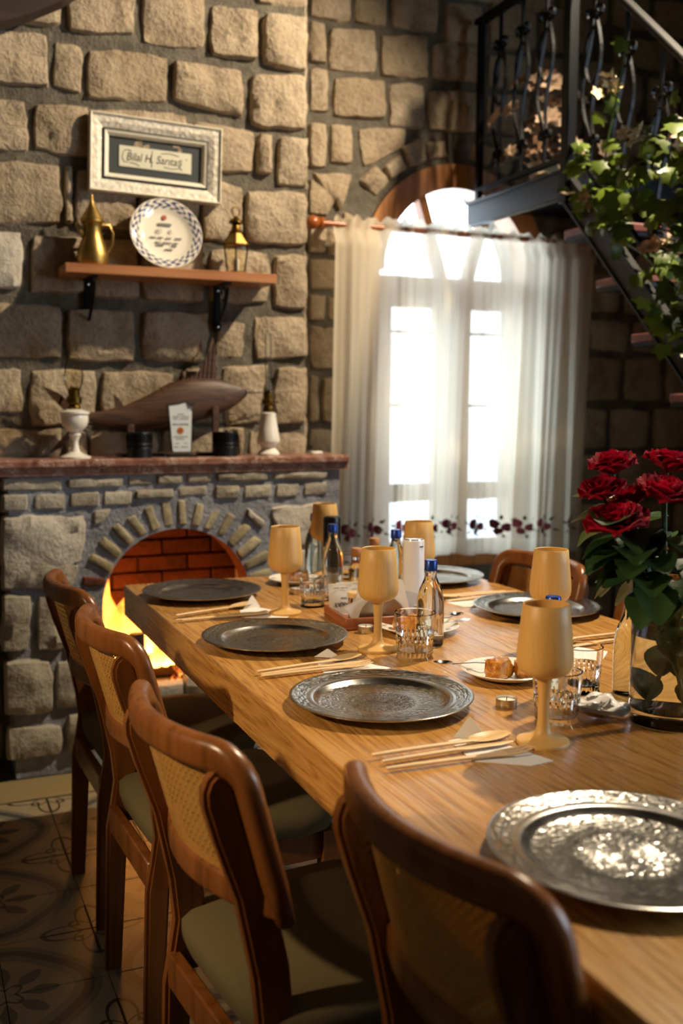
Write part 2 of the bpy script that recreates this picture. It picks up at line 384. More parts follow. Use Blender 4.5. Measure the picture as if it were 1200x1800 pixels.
# ---------------------------------------------------------------- building helpers
class MB:
    def __init__(s): s.v = []; s.f = []; s.uv = None
    def add(s, vs, fs):
        o = len(s.v); s.v += [tuple(p) for p in vs]; s.f += [tuple(i + o for i in f) for f in fs]; return s
    def box(s, x0, x1, y0, y1, z0, z1, b=0.):
        if b <= 0:
            vs = [(x, y, z) for z in (z0, z1) for y in (y0, y1) for x in (x0, x1)]
            return s.add(vs, [(0, 2, 3, 1), (4, 5, 7, 6), (0, 1, 5, 4), (2, 6, 7, 3), (0, 4, 6, 2), (1, 3, 7, 5)])
        bm = bmesh.new(); bmesh.ops.create_cube(bm, size=1)
        for q in bm.verts: q.co = Vector(((x0 + x1) / 2 + q.co.x * (x1 - x0), (y0 + y1) / 2 + q.co.y * (y1 - y0), (z0 + z1) / 2 + q.co.z * (z1 - z0)))
        bmesh.ops.bevel(bm, geom=bm.edges[:], offset=b, segments=2 if b > .006 else 1, profile=.5, affect='EDGES')
        return s.bm(bm)
    def bm(s, bm):
        bm.verts.ensure_lookup_table(); bm.verts.index_update()
        s.add([v.co[:] for v in bm.verts], [[v.index for v in f.verts] for f in bm.faces]); bm.free(); return s
    def xf(s, m):
        s.v = [tuple(m @ Vector(p)) for p in s.v]; return s
    def lathe(s, prof, seg=32, cap0=True, cap1=True, mod=None):
        vs = []; fs = []
        for k, (r, z) in enumerate(prof):
            for i in range(seg):
                a = 2 * PI * i / seg
                rr = r * (mod(a, z, k) if mod else 1)
                vs.append((rr * math.cos(a), rr * math.sin(a), z))
        for k in range(len(prof) - 1):
            for i in range(seg):
                j = (i + 1) % seg
                fs.append((k * seg + i, k * seg + j, (k + 1) * seg + j, (k + 1) * seg + i))
        n = len(vs)
        if cap0: vs.append((0, 0, prof[0][1])); fs += [(n, (i + 1) % seg, i) for i in range(seg)]; n += 1
        if cap1:
            vs.append((0, 0, prof[-1][1])); o = (len(prof) - 1) * seg
            fs += [(n, o + i, o + (i + 1) % seg) for i in range(seg)]
        return s.add(vs, fs)
    def sweep(s, path, sec, up=(0, 0, 1), cap=True, scl=None):
        """sec: 2D points (a along side, b along up-ish); frames by projecting `up`"""
        P = [Vector(p) for p in path]; n = len(P); m = len(sec); vs = []; fs = []
        prev = None
        for i, p in enumerate(P):
            t = (P[min(i + 1, n - 1)] - P[max(i - 1, 0)]).normalized()
            u = Vector(up) if up is not None else None
            if up is None:
                u = prev if prev is not None else (Vector((0, 0, 1)) if abs(t.z) < .9 else Vector((1, 0, 0)))
            u = (u - t * u.dot(t))
            if u.length < 1e-5: u = Vector((1, 0, 0)) - t * t.x
            u.normalize(); sd = t.cross(u); prev = u
            k = scl[i] if scl else 1
            ka, kb = k if isinstance(k, tuple) else (k, k)
            for (a, b) in sec: vs.append(p + sd * a * ka + u * b * kb)
        for i in range(n - 1):
            for j in range(m):
                q = (j + 1) % m
                fs.append((i * m + j, i * m + q, (i + 1) * m + q, (i + 1) * m + j))
        if cap: fs.append(tuple(range(m - 1, -1, -1))); fs.append(tuple((n - 1) * m + j for j in range(m)))
        return s.add(vs, fs)
    def tube(s, path, r, seg=8, scl=None, cap=True):
        return s.sweep(path, [(r * math.cos(2 * PI * j / seg), r * math.sin(2 * PI * j / seg)) for j in range(seg)], None, cap, scl)
    def prism(s, pts, d, axis='y', off=0.):
        """closed outline (2D) extruded by d along an axis"""
        n = len(pts)
        def P(a, b, c): return {'y': (a, c, b), 'z': (a, b, c), 'x': (c, a, b)}[axis]
        vs = [P(a, b, off) for a, b in pts] + [P(a, b, off + d) for a, b in pts]
        fs = [tuple(range(n)), tuple(range(2 * n - 1, n - 1, -1))] + [(i, n + i, n + (i + 1) % n, (i + 1) % n) for i in range(n)]
        return s.add(vs, fs)
    def grid(s, nu, nv, fn):
        vs = [fn(i / nu, j / nv) for j in range(nv + 1) for i in range(nu + 1)]
        fs = [(j * (nu + 1) + i, j * (nu + 1) + i + 1, (j + 1) * (nu + 1) + i + 1, (j + 1) * (nu + 1) + i) for j in range(nv) for i in range(nu)]
        return s.add(vs, fs)
    def mesh(s, name, mat, smooth=38):
        me = bpy.data.meshes.new(name); me.from_pydata(s.v, [], s.f); me.materials.append(M[mat] if isinstance(mat, str) else mat)
        bm = bmesh.new(); bm.from_mesh(me); bmesh.ops.recalc_face_normals(bm, faces=bm.faces); bm.to_mesh(me); bm.free()
        if smooth:
            me.shade_smooth(); me.set_sharp_from_angle(angle=R(smooth))
        return me
    def obj(s, name, mat, parent=None, loc=None, smooth=38, rot=None):
        return put(name, s.mesh(name, mat, smooth), parent, loc, rot)

def put(name, me, parent=None, loc=None, rot=None):
    o = bpy.data.objects.new(name, me); C.objects.link(o)
    if parent: o.parent = parent
    if loc is not None: o.location = loc
    if rot is not None: o.rotation_euler = rot
    return o
def tag(o, label, cat, group=None):
    o['label'] = label; o['category'] = cat
    if group: o['group'] = group
    return o
def thing(name, label, cat, loc=(0, 0, 0), rz=0., group=None):
    o = bpy.data.objects.new(name, None); C.objects.link(o); o.location = loc; o.rotation_euler = (0, 0, rz); o.empty_display_size = .1
    return tag(o, label, cat, group)
def struct(o): o['kind'] = 'structure'; return o
def dup(root, loc, rz, label, group=None):
    def cp(o, par):
        c = o.copy(); C.objects.link(c); c.parent = par
        for ch in o.children: cp(ch, c)
        return c
    r = cp(root, None); r.location = loc; r.rotation_euler = (root.rotation_euler[0], root.rotation_euler[1], rz); r['label'] = label
    if group: r['group'] = group
    return r
def text(name, s, size, mat, parent, loc, rot, sx=1., shear=0., extrude=.0004, align='CENTER'):
    cu = bpy.data.curves.new(name, 'FONT'); cu.body = s; cu.size = size; cu.align_x = align; cu.align_y = 'CENTER'; cu.extrude = extrude; cu.shear = shear; cu.resolution_u = 3
    cu.materials.append(M[mat])
    o = put(name, cu); bpy.context.view_layer.update()
    me = bpy.data.meshes.new_from_object(o.evaluated_get(bpy.context.evaluated_depsgraph_get())); bpy.data.objects.remove(o)
    o = put(name, me, parent, loc, rot); o.scale = (sx, 1, 1); o['kind'] = 'stuff'; return o
def rrect(w, h, r, n=3):
    out = []
    for cx, cy, a0 in ((w / 2 - r, h / 2 - r, 0), (-w / 2 + r, h / 2 - r, PI / 2), (-w / 2 + r, -h / 2 + r, PI), (w / 2 - r, -h / 2 + r, 1.5 * PI)):
        for k in range(n + 1):
            a = a0 + PI / 2 * k / n; out.append((cx + r * math.cos(a), cy + r * math.sin(a)))
    return out

def stone_mesh(q, y0, proud, seed, mat, rough=1., nx=None, out=.006):
    """rough-faced stone: quad q = x,z of TL,TR,BR,BL on the plane y0, standing `proud` towards -y"""
    TL, TR, BR, BL = [Vector((q[i], q[i + 1])) for i in (0, 2, 4, 6)]
    if out < 0:
        cc = (TL + TR + BR + BL) / 4; TL, TR, BR, BL = [cc + (p - cc) * -out for p in (TL, TR, BR, BL)]
    elif out:
        cc = (TL + TR + BR + BL) / 4
        TL, TR, BR, BL = [p + Vector((math.copysign(out, p.x - cc.x), math.copysign(out, p.y - cc.y))) for p in (TL, TR, BR, BL)]
    w = ((TR - TL).length + (BR - BL).length) / 2; h = ((TL - BL).length + (TR - BR).length) / 2
    nx = nx or max(5, min(16, int(w / .019))); nz = max(4, min(12, int(h / .019)))
    mb = MB(); off = Vector((seed * 3.17, seed * 1.71, seed * .93)); cd = min(w, h)
    def edge(s, L, n):
        e = .011 / L; k = 1 / n
        return 0 if s < k * .5 else 1 if s > 1 - k * .5 else e + (s - k) / max(1e-6, 1 - 2 * k) * (1 - 2 * e)
    def fn(s, t):
        s, t = edge(s, w, nx), edge(t, h, nz)
        a, b = 2 * s - 1, 2 * t - 1
        a2, b2 = a * math.sqrt(max(0, 1 - .13 * b * b * abs(a))), b * math.sqrt(max(0, 1 - .13 * a * a * abs(b)))
        s2, t2 = (a2 + 1) / 2, (b2 + 1) / 2
        p = (BL * (1 - s2) + BR * s2) * (1 - t2) + (TL * (1 - s2) + TR * s2) * t2
        e = min(min(s, 1 - s) * w, min(t, 1 - t) * h)
        n1 = noise.noise(Vector((p.x * 6, p.y * 6, 0)) + off); n2 = noise.noise(Vector((p.x * 17, p.y * 17, 3)) + off); n3 = noise.noise(Vector((p.x * 42, p.y * 42, 7)) + off)
        rim = 1 - min(1, e / (.16 * cd + 1e-4))
        px = p.x + rough * (n2 * .011 * rim + n3 * .003); pz = p.y + rough * (noise.noise(Vector((p.x * 15, p.y * 15, 9)) + off) * .011 * rim + n3 * .003)
        prof = min(1, e / .055); prof = .62 * min(1, e / .010) + .38 * (1 - (1 - prof) ** 2)
        rid = 1 - abs(noise.noise(Vector((p.x * 11, p.y * 11, 5)) + off)) * 2.2
        d = -.012 + (proud + .012) * prof + rough * prof * (n1 * .018 + n2 * .011 + n3 * .007 - max(0, rid - .68) * .032)
        return (px, y0 - d, pz)
    mb.grid(nx, nz, fn)
    me = mb.mesh('stone', mat, 34)
    # face -y
    if me.polygons[len(me.polygons) // 2].normal.y > 0: me.flip_normals()
    return me

# ---------------------------------------------------------------- the room
# stone outlines in metres (x,z pairs: top left, top right, bottom right, bottom left)
CHIMNEY_STONES=[[0.293,2.772,0.557,2.797,0.547,2.614,0.289,2.611],[0.572,2.799,0.817,2.82,0.801,2.622,0.57,2.604],[0.837,2.804,1.071,2.821,1.062,2.605,0.827,2.598],[1.089,2.779,1.272,2.78,1.267,2.592,1.082,2.596],[1.292,2.775,1.467,2.785,1.468,2.584,1.289,2.585],[1.265,2.963,1.467,2.986,1.467,2.815,1.264,2.803],[1.09,2.933,1.248,2.96,1.248,2.821,1.089,2.798],[0.215,2.564,0.5,2.588,0.505,2.409,0.21,2.402],[0.524,2.567,0.621,2.568,0.61,2.395,0.515,2.41],[0.632,2.557,0.93,2.571,0.922,2.404,0.629,2.383],[0.943,2.556,1.211,2.559,1.212,2.378,0.943,2.415],[1.241,2.548,1.47,2.569,1.47,2.362,1.237,2.356],[0.208,2.351,0.417,2.353,0.432,2.185,0.202,2.16],[0.45,2.345,0.641,2.362,0.637,2.174,0.444,2.192],[0.655,2.356,0.996,2.372,0.981,2.196,0.651,2.175],[1.015,2.357,1.255,2.342,1.251,2.185,1.023,2.17],[1.266,2.33,1.328,2.337,1.319,2.181,1.262,2.186],[1.354,2.332,1.47,2.339,1.468,2.152,1.34,2.146],[0.201,2.132,0.535,2.149,0.537,1.942,0.194,1.914],[0.55,2.148,0.576,2.148,0.571,1.949,0.545,1.949],[0.587,2.139,0.801,2.149,0.798,1.945,0.579,1.929],[0.813,2.14,1.034,2.15,1.032,1.938,0.81,1.926],[1.05,2.141,1.205,2.132,1.204,1.924,1.048,1.924],[1.216,2.114,1.468,2.133,1.469,1.928,1.219,1.919],[0.193,1.9,0.401,1.91,0.389,1.714,0.186,1.689],[0.432,1.897,0.616,1.905,0.619,1.705,0.417,1.695],[0.634,1.898,0.799,1.911,0.806,1.695,0.631,1.687],[0.821,1.9,1.056,1.905,1.054,1.691,0.818,1.685],[1.073,1.894,1.312,1.893,1.31,1.702,1.071,1.688],[1.333,1.884,1.469,1.892,1.469,1.684,1.331,1.684]]
CHIMNEY_STONES+=[[0.2,1.659,0.528,1.66,0.527,1.465,0.194,1.474],[0.546,1.654,0.788,1.648,0.785,1.463,0.54,1.463],[0.819,1.647,1.076,1.654,1.056,1.467,0.816,1.467],[1.098,1.618,1.215,1.623,1.214,1.486,1.097,1.481],[1.251,1.646,1.468,1.659,1.468,1.49,1.25,1.485],[0.193,1.428,0.386,1.429,0.386,1.279,0.188,1.271],[0.413,1.427,0.645,1.433,0.646,1.235,0.406,1.227],[0.662,1.429,0.939,1.428,0.937,1.236,0.658,1.237],[0.96,1.437,1.097,1.445,1.1,1.238,0.957,1.238],[1.118,1.456,1.315,1.464,1.268,1.238,1.126,1.225],[1.337,1.451,1.468,1.455,1.469,1.235,1.324,1.231],[0.186,1.218,0.522,1.218,0.507,1.102,0.183,1.107],[0.538,1.208,0.605,1.21,0.603,1.1,0.528,1.101],[0.618,1.212,0.869,1.206,0.868,1.095,0.615,1.1],[0.886,1.214,0.968,1.216,0.967,1.094,0.885,1.095],[0.984,1.225,1.206,1.215,1.205,1.09,0.983,1.093],[1.227,1.206,1.469,1.202,1.469,1.085,1.227,1.089]]
WINDOW_STONES=[[1.599,3.044,1.784,3.061,1.781,2.904,1.597,2.903],[1.802,3.064,1.956,3.075,1.949,2.912,1.799,2.909],[1.972,3.077,2.202,3.1,2.197,2.92,1.974,2.913],[2.232,3.063,2.424,3.076,2.429,2.899,2.232,2.894],[2.453,3.097,2.693,3.105,2.699,2.918,2.458,2.9],[2.72,3.109,3.002,3.137,3.01,2.946,2.726,2.919],[1.597,2.894,1.665,2.889,1.671,2.726,1.597,2.723],[1.681,2.873,1.898,2.896,1.901,2.715,1.676,2.7],[1.918,2.883,2.15,2.906,2.153,2.72,1.92,2.707],[2.167,2.881,2.42,2.909,2.424,2.745,2.164,2.724],[2.446,2.87,2.664,2.892,2.668,2.74,2.45,2.725],[2.691,2.888,2.955,2.916,2.961,2.746,2.695,2.729],[2.983,2.912,3.26,2.934,3.267,2.767,2.989,2.742],[1.597,2.703,1.68,2.707,1.681,2.532,1.597,2.524],[1.702,2.677,1.946,2.699,1.947,2.532,1.702,2.515],[1.964,2.689,2.134,2.703,2.137,2.512,1.963,2.503],[2.154,2.678,2.411,2.709,2.415,2.526,2.152,2.507],[2.442,2.698,2.669,2.718,2.674,2.551,2.446,2.527],[2.696,2.7,2.962,2.723,2.967,2.567,2.701,2.546],[2.99,2.719,3.269,2.736,3.275,2.583,2.996,2.562],[1.595,2.483,1.669,2.485,1.673,2.307,1.595,2.299],[1.69,2.487,1.793,2.494,1.792,2.332,1.688,2.325],[1.81,2.487,2.052,2.506,2.034,2.427,1.842,2.312],[2.463,2.514,2.71,2.532,2.749,2.44,2.499,2.474],[2.765,2.523,2.968,2.544,2.974,2.386,2.788,2.384],[2.997,2.539,3.276,2.56,3.284,2.398,3.003,2.381],[1.595,2.282,1.799,2.287,1.75,2.207,1.738,2.123],[1.595,2.268,1.727,2.178,1.674,2.112,1.595,2.106],[1.595,2.085,1.674,2.08,1.671,1.953,1.596,1.951],[1.686,2.051,1.766,2.056,1.761,1.942,1.684,1.943],[1.596,1.928,1.759,1.924,1.755,1.805,1.596,1.797],[1.596,1.776,1.675,1.773,1.668,1.672,1.596,1.665],[1.683,1.77,1.76,1.774,1.761,1.678,1.683,1.673],[1.599,1.647,1.766,1.643,1.76,1.462,1.6,1.465],[1.597,1.434,1.642,1.432,1.643,1.236,1.597,1.236],[1.655,1.428,1.764,1.425,1.765,1.221,1.659,1.236],[1.597,1.208,1.762,1.193,1.763,1.077,1.597,1.079]]
HEARTH_STONES=[[0.292,1.056,0.489,1.049,0.483,1.009,0.29,1.013],[0.506,1.049,0.701,1.052,0.695,1.016,0.505,1.016],[0.714,1.055,0.802,1.055,0.799,1.021,0.714,1.02],[0.819,1.059,0.913,1.057,0.906,1.02,0.819,1.021],[0.928,1.06,1.023,1.06,1.016,1.025,0.928,1.024],[1.04,1.06,1.242,1.06,1.236,1.025,1.04,1.026],[1.259,1.06,1.477,1.06,1.472,1.028,1.259,1.029],[0.29,0.999,0.372,0.999,0.369,0.942,0.288,0.943],[0.393,0.999,0.499,0.998,0.496,0.945,0.392,0.945],[0.513,1.0,0.614,1.002,0.612,0.949,0.511,0.949],[0.628,1.004,0.732,1.001,0.725,0.952,0.627,0.951],[0.741,1.004,0.88,1.006,0.879,0.972,0.741,0.97],[0.895,1.01,1.0,1.013,0.999,0.976,0.895,0.975],[1.032,1.012,1.13,1.012,1.127,0.962,1.032,0.962],[1.143,1.009,1.254,1.011,1.248,0.962,1.143,0.96],[1.27,1.011,1.366,1.012,1.359,0.962,1.265,0.961],[1.381,1.013,1.477,1.015,1.477,0.966,1.381,0.963],[0.288,0.927,0.567,0.922,0.552,0.757,0.281,0.676],[0.284,0.787,0.545,0.747,0.503,0.661,0.281,0.674],[0.589,0.938,0.661,0.94,0.623,0.896,0.592,0.88],[1.155,0.924,1.228,0.88,1.209,0.838,1.152,0.891],[1.239,0.923,1.477,0.932,1.478,0.756,1.288,0.788],[1.318,0.77,1.478,0.738,1.479,0.572,1.336,0.605],[0.28,0.656,0.371,0.647,0.364,0.452,0.274,0.457],[0.396,0.65,0.489,0.641,0.482,0.454,0.391,0.454],[0.504,0.64,0.59,0.629,0.584,0.455,0.5,0.452],[0.277,0.426,0.437,0.414,0.437,0.227,0.281,0.229],[0.453,0.409,0.591,0.401,0.582,0.231,0.449,0.241],[0.281,0.193,0.469,0.175,0.466,0.074,0.283,0.072],[0.485,0.21,0.587,0.209,0.584,0.08,0.482,0.082],[1.336,0.559,1.479,0.543,1.48,0.351,1.336,0.37],[1.252,0.349,1.48,0.322,1.481,0.127,1.264,0.164],[1.264,0.129,1.481,0.104,1.481,-0.051,1.263,-0.022]]
ARCH_BRICKS=[[0.564,0.759,0.588,0.788,0.668,0.74,0.645,0.704],[0.601,0.818,0.628,0.847,0.696,0.786,0.671,0.753],[0.648,0.873,0.679,0.892,0.741,0.825,0.714,0.799],[0.7,0.904,0.739,0.918,0.786,0.85,0.752,0.827],[0.763,0.939,0.801,0.948,0.834,0.863,0.796,0.849],[0.826,0.964,0.867,0.964,0.881,0.871,0.838,0.865],[0.887,0.966,0.927,0.964,0.93,0.871,0.891,0.873],[0.957,0.954,1.001,0.948,0.978,0.859,0.934,0.869],[1.021,0.93,1.06,0.918,1.018,0.843,0.98,0.857],[1.075,0.915,1.117,0.895,1.067,0.816,1.034,0.834],[1.137,0.876,1.177,0.846,1.105,0.777,1.074,0.804],[1.186,0.825,1.217,0.791,1.136,0.733,1.11,0.766],[1.233,0.769,1.244,0.721,1.156,0.69,1.14,0.723],[0.547,0.71,0.635,0.696,0.629,0.658,0.546,0.666],[1.251,0.699,1.259,0.648,1.165,0.647,1.158,0.679]]
random.seed(4)
YC = 3.80; YF = 3.60; YW = 4.10
def fill_rows(x0, x1, z0, z1, rh, wmin, wmax, gap, rng):
    out = []; z = z0
    while z < z1 - .06:
        h = rh * rng.uniform(.85, 1.15); zt = min(z + h, z1); x = x0 - rng.uniform(0, wmax * .6)
        while x < x1:
            w = rng.uniform(wmin, wmax); a, b = max(x, x0), min(x + w, x1)
            if b - a > .07: out.append([a + gap / 2, zt - gap / 2, b - gap / 2, zt - gap / 2 + rng.uniform(-.012, .012), b - gap / 2, z + gap / 2, a + gap / 2, z + gap / 2])
            x += w
        z = zt
    return out

# floor and its patterned cement tiles
floor = struct(MB().box(-2.6, 4.6, -2.6, 4.6, -.12, -.004).obj('floor', 'grout', smooth=0))
TS = .2275
tile_me = MB().box(.0008, TS - .0008, .0008, TS - .0008, -.012, 0, .0012).mesh('tile', 'cement_tile', 0)
cx0, cy0 = .155, 2.70
for i in range(-4, 12):
    for j in range(-8, 3):
        a, b = cx0 + i * TS, cy0 + j * TS
        mx, my = i % 2, j % 2
        t = put('tile', tile_me, floor)
        # the pattern corner sits on a medallion centre (even, even)
        if mx == 0 and my == 0: t.location = (a, b, 0)
        elif mx == 1 and my == 0: t.location = (a + TS, b, 0); t.rotation_euler = (0, 0, PI / 2)
        elif mx == 1 and my == 1: t.location = (a + TS, b + TS, 0); t.rotation_euler = (0, 0, PI)
        else: t.location = (a, b + TS, 0); t.rotation_euler = (0, 0, -PI / 2)
bm_ = MB().box(0, .45, 0, .19, -.012, .002, .002).mesh('border_tile', 'border_tile', 0)
for k in range(-4, 8): put('border_tile', bm_, floor, (.155 + k * .455, 3.395, 0))

ceiling = struct(MB().box(-2.6, 4.6, -2.6, 4.6, 3.95, 4.05).obj('ceiling', 'dark_timber', smooth=0))
struct(MB().box(-2.6, -2.4, -2.6, 4.6, 0, 3.95).obj('wall_left', 'plaster', smooth=0))
struct(MB().box(4.4, 4.6, -2.6, -1.5, 0, 3.95).box(4.4, 4.6, .7, 4.6, 0, 3.95).box(4.4, 4.6, -1.5, .7, 0, .95).box(4.4, 4.6, -1.5, .7, 2.75, 3.95).obj('wall_right', 'plaster', smooth=0))
wr = MB().box(-2.4, 4.4, -2.6, -2.4, 0, 3.95)
struct(wr.obj('wall_rear', 'plaster', smooth=0))

wq = struct(MB().box(4.44, 4.5, -1.5, .7, .95, 1.01).box(4.44, 4.5, -1.5, .7, 2.69, 2.75).box(4.44, 4.5, -1.5, -1.44, 1.01, 2.69).box(4.44, 4.5, .64, .7, 1.01, 2.69).box(4.44, 4.5, -.43, -.37, 1.01, 2.69).obj('window_2', 'window_wood', smooth=0))
MB().box(4.468, 4.472, -1.44, .64, 1.01, 2.69).obj('pane', 'window_glass', wq, smooth=0)
# chimney wall: mortar body and each stone
chim = struct(MB().box(-2.4, 1.462, YC, 4.15, 0, .1).box(-2.4, .44, YC, 4.15, .1, .97).box(1.34, 1.462, YC, 4.15, .1, .97).box(-2.4, 1.462, YC, 4.15, .97, 3.95).obj('wall_chimney', 'mortar', smooth=0))
rng = random.Random(11)
extra = fill_rows(-1.5, .205, 0, 2.6, .21, .2, .4, .035, rng) + fill_rows(-1.5, .275, 2.6, 3.3, .21, .22, .4, .035, rng) + fill_rows(.3, 1.462, 2.99, 3.4, .2, .2, .36, .035, rng)
extra += fill_rows(.21, .30, 0, 1.08, .2, .1, .2, .03, rng)
# corner stones return along the side of the breast
for k, q in enumerate(CHIMNEY_STONES + extra):
    white = k == 24
    put('stone', stone_mesh(q, YC, rng.uniform(.016, .034), k + 1, 'pale_stone' if white else 'stone'), chim)
for k in range(14):
    z0 = 1.14 + k * .2
    mbq = stone_mesh([0.02, z0 + .18, .30, z0 + .18, .30, z0, .02, z0], 0, .018, 300 + k, 'stone')
    o = put('stone', mbq, chim, (1.462, YC - .01, 0), (0, 0, PI / 2))

# window wall with an arched opening
WX, WZ, WR = 2.315, 1.90, .48
mb = MB()
def wallcol(x0, x1, z0, z1): mb.box(x0, x1, YW, 4.5, z0, z1)
wallcol(1.4, WX - WR, 0, 3.95); wallcol(WX + WR, 4.4, 0, 3.95); wallcol(WX - WR, WX + WR, 0, .56)
NA = 24
for i in range(NA):
    a0, a1 = PI - PI * i / NA, PI - PI * (i + 1) / NA
    xa, xb = WX + WR * math.cos(a0), WX + WR * math.cos(a1)
    za, zb = WZ + WR * math.sin(a0), WZ + WR * math.sin(a1)
    mb.add([(xa, YW, za), (xb, YW, zb), (xb, YW, 3.95), (xa, YW, 3.95), (xa, 4.5, za), (xb, 4.5, zb), (xb, 4.5, 3.95), (xa, 4.5, 3.95)], [(0, 1, 2, 3), (5, 4, 7, 6), (4, 5, 1, 0)])
wwall = struct(mb.obj('wall_window', 'mortar', smooth=0))
extra = fill_rows(2.86, 3.9, 0, 2.06, .215, .2, .34, .035, rng) + fill_rows(1.48, 1.80, 0, 1.13, .2, .15, .3, .03, rng) + fill_rows(1.48, 3.9, 3.07, 3.5, .2, .2, .32, .035, rng)
extra += fill_rows(3.12, 3.9, 2.06, 3.07, .2, .2, .32, .035, rng)
for k, q in enumerate(WINDOW_STONES + extra):
    cxq = sum(q[0::2]) / 4; czq = sum(q[1::2]) / 4
    put('stone', stone_mesh(q, YW, rng.uniform(.016, .03), 500 + k, 'stone', .8), wwall)
# small rubble stones round the arch
for k in range(15):
    a = PI * (.03 + .94 * k / 14); r0, r1 = WR + .025, WR + rng.uniform(.10, .14); da = .095
    P = lambda r, aa: (WX + r * math.cos(aa), WZ + .0 + r * math.sin(aa))
    q = list(P(r1, a + da) + P(r1, a - da) + P(r0, a - da) + P(r0, a + da))
    if k % 5 != 2: put('stone', stone_mesh(q, YW, .03, 700 + k, 'stone', 1.2, 6, -1.05), wwall)

# arched wooden window
win = struct(MB().box(WX - WR, WX + WR, 4.10, 4.24, .56, .62, .004).obj('window_1', 'window_wood'))
def arch_band(r0, r1, y0, y1, a0=0, a1=PI, n=28):
    m = MB(); pts = []
    for i in range(n + 1):
        a = a0 + (a1 - a0) * i / n
        pts.append((math.cos(a), math.sin(a)))
    vs = []
    for c, s in pts:
        vs += [(WX + r0 * c, y0, WZ + r0 * s), (WX + r1 * c, y0, WZ + r1 * s), (WX + r1 * c, y1, WZ + r1 * s), (WX + r0 * c, y1, WZ + r0 * s)]
    fs = []
    for i in range(n):
        for j in range(4): fs.append((i * 4 + j, i * 4 + (j + 1) % 4, i * 4 + 4 + (j + 1) % 4, i * 4 + 4 + j))
    fs += [(3, 2, 1, 0), (n * 4, n * 4 + 1, n * 4 + 2, n * 4 + 3)]
    return m.add(vs, fs)
arch_band(.372, .478, 4.085, 4.22).obj('arch_frame', 'window_wood', win, smooth=30)
for sx in (-1, 1):
    xa, xb = sorted((WX + sx * .478, WX + sx * .385)); MB().box(xa, xb, 4.10, 4.24, .62, WZ, .004).obj('frame_post', 'window_wood', win)
MB().box(WX - .385, WX + .385, 4.09, 4.22, 1.80, 1.875, .004).obj('transom', 'window_wood', win)
for ax, bx in ((-.055, -.175), (.075, .185)):
    MB().sweep([(WX + ax, 4.15, 1.87), (WX + bx, 4.15, 2.243)], [(-.02, -.03), (.02, -.03), (.02, .03), (-.02, .03)], (0, 1, 0)).obj('glazing_bar', 'window_wood', win)
arch_band(.0, .375, 4.158, 4.162).obj('fanlight_pane', 'window_glass', win, smooth=0)
MB().box(WX - .385, WX + .385, 4.158, 4.162, 1.87, 1.90).obj('pane', 'window_glass', win, smooth=0)
for sx in (-1, 1):
    xa, xb = (WX - .385, WX - .02) if sx < 0 else (WX + .02, WX + .385)
    s_ = MB().box(xa, xa + .07, 4.12, 4.18, .62, 1.80, .004).box(xb - .07, xb, 4.12, 4.18, .62, 1.80, .004)
    for z0, z1 in ((1.745, 1.80), (.87, .95), (.62, .68)): s_.box(xa + .07, xb - .07, 4.12, 4.18, z0, z1, .004)
    sash = s_.obj('sash', 'window_wood', win)
    for zb in (1.63, 1.30): MB().box(xa + .07, xb - .07, 4.14, 4.16, zb, zb + .014).obj('glazing_bar', 'window_wood', sash, smooth=0)
    MB().box(xa + .07, xb - .07, 4.148, 4.151, .95, 1.745).obj('pane', 'window_glass', sash, smooth=0)
    MB().box(xa + .07, xb - .07, 4.148, 4.151, .68, .87).obj('pane', 'window_glass', sash, smooth=0)
MB().box(WX - .012, WX + .028, 4.10, 4.19, .62, 1.80, .004).obj('meeting_stile', 'window_wood', win)

# dark panel with a slanting lower edge at the top of the chimney wall
tb = MB().prism([(.10, 2.51), (.335, 2.547), (.427, 2.586), (.531, 2.643), (.598, 2.691), (.70, 2.80), (.70, 3.3), (.10, 3.3)], .09, 'y', 3.62).obj('dark_slant_panel', 'dark_timber', smooth=0)
tag(tb, 'dark slant-edged panel against the stone wall at the ceiling corner', 'beam')

# ---------------------------------------------------------------- fireplace
AX, AZ, AR = .894, .583, .276
fp = thing('fireplace', 'stone fireplace with brick arch, red marble mantel and burning hearth', 'fireplace', (0, 0, 0))
mb = MB()
def fbox(x0, x1, z0, z1): mb.box(x0, x1, YF, 3.795, z0, z1)
fbox(.308, AX - AR, 0, 1.06); fbox(AX + AR, 1.53, 0, 1.06); fbox(AX - AR, AX + AR, 0, .22)
rv = MB()
for i in range(NA):
    a0, a1 = PI - PI * i / NA, PI - PI * (i + 1) / NA
    xa, xb = AX + AR * math.cos(a0), AX + AR * math.cos(a1); za, zb = AZ + AR * math.sin(a0), AZ + AR * math.sin(a1)
    mb.add([(xa, YF, za), (xb, YF, zb), (xb, YF, 1.06), (xa, YF, 1.06)], [(0, 1, 2, 3)]); rv.add([(xa, YF, za), (xb, YF, zb), (xb, 3.74, zb), (xa, 3.74, za)], [(0, 1, 2, 3)])
mb.obj('surround', 'grey_mortar', fp, smooth=0)
rv.obj('arch_reveal', 'red_brick', fp, smooth=40)
for k, q in enumerate(HEARTH_STONES):
    put('stone', stone_mesh(q, YF, rng.uniform(.012, .022) if k < 17 else rng.uniform(.02, .035), 900 + k, 'pale_stone' if k in (17, 21) else 'hearth_stone', .6 if k < 17 else 1), fp)
for k, q in enumerate(ARCH_BRICKS):
    o = put('brick', stone_mesh(q, YF, .016, 1000 + k, 'red_brick' if k == 13 else 'arch_brick', .45, 6, -1.1), fp)
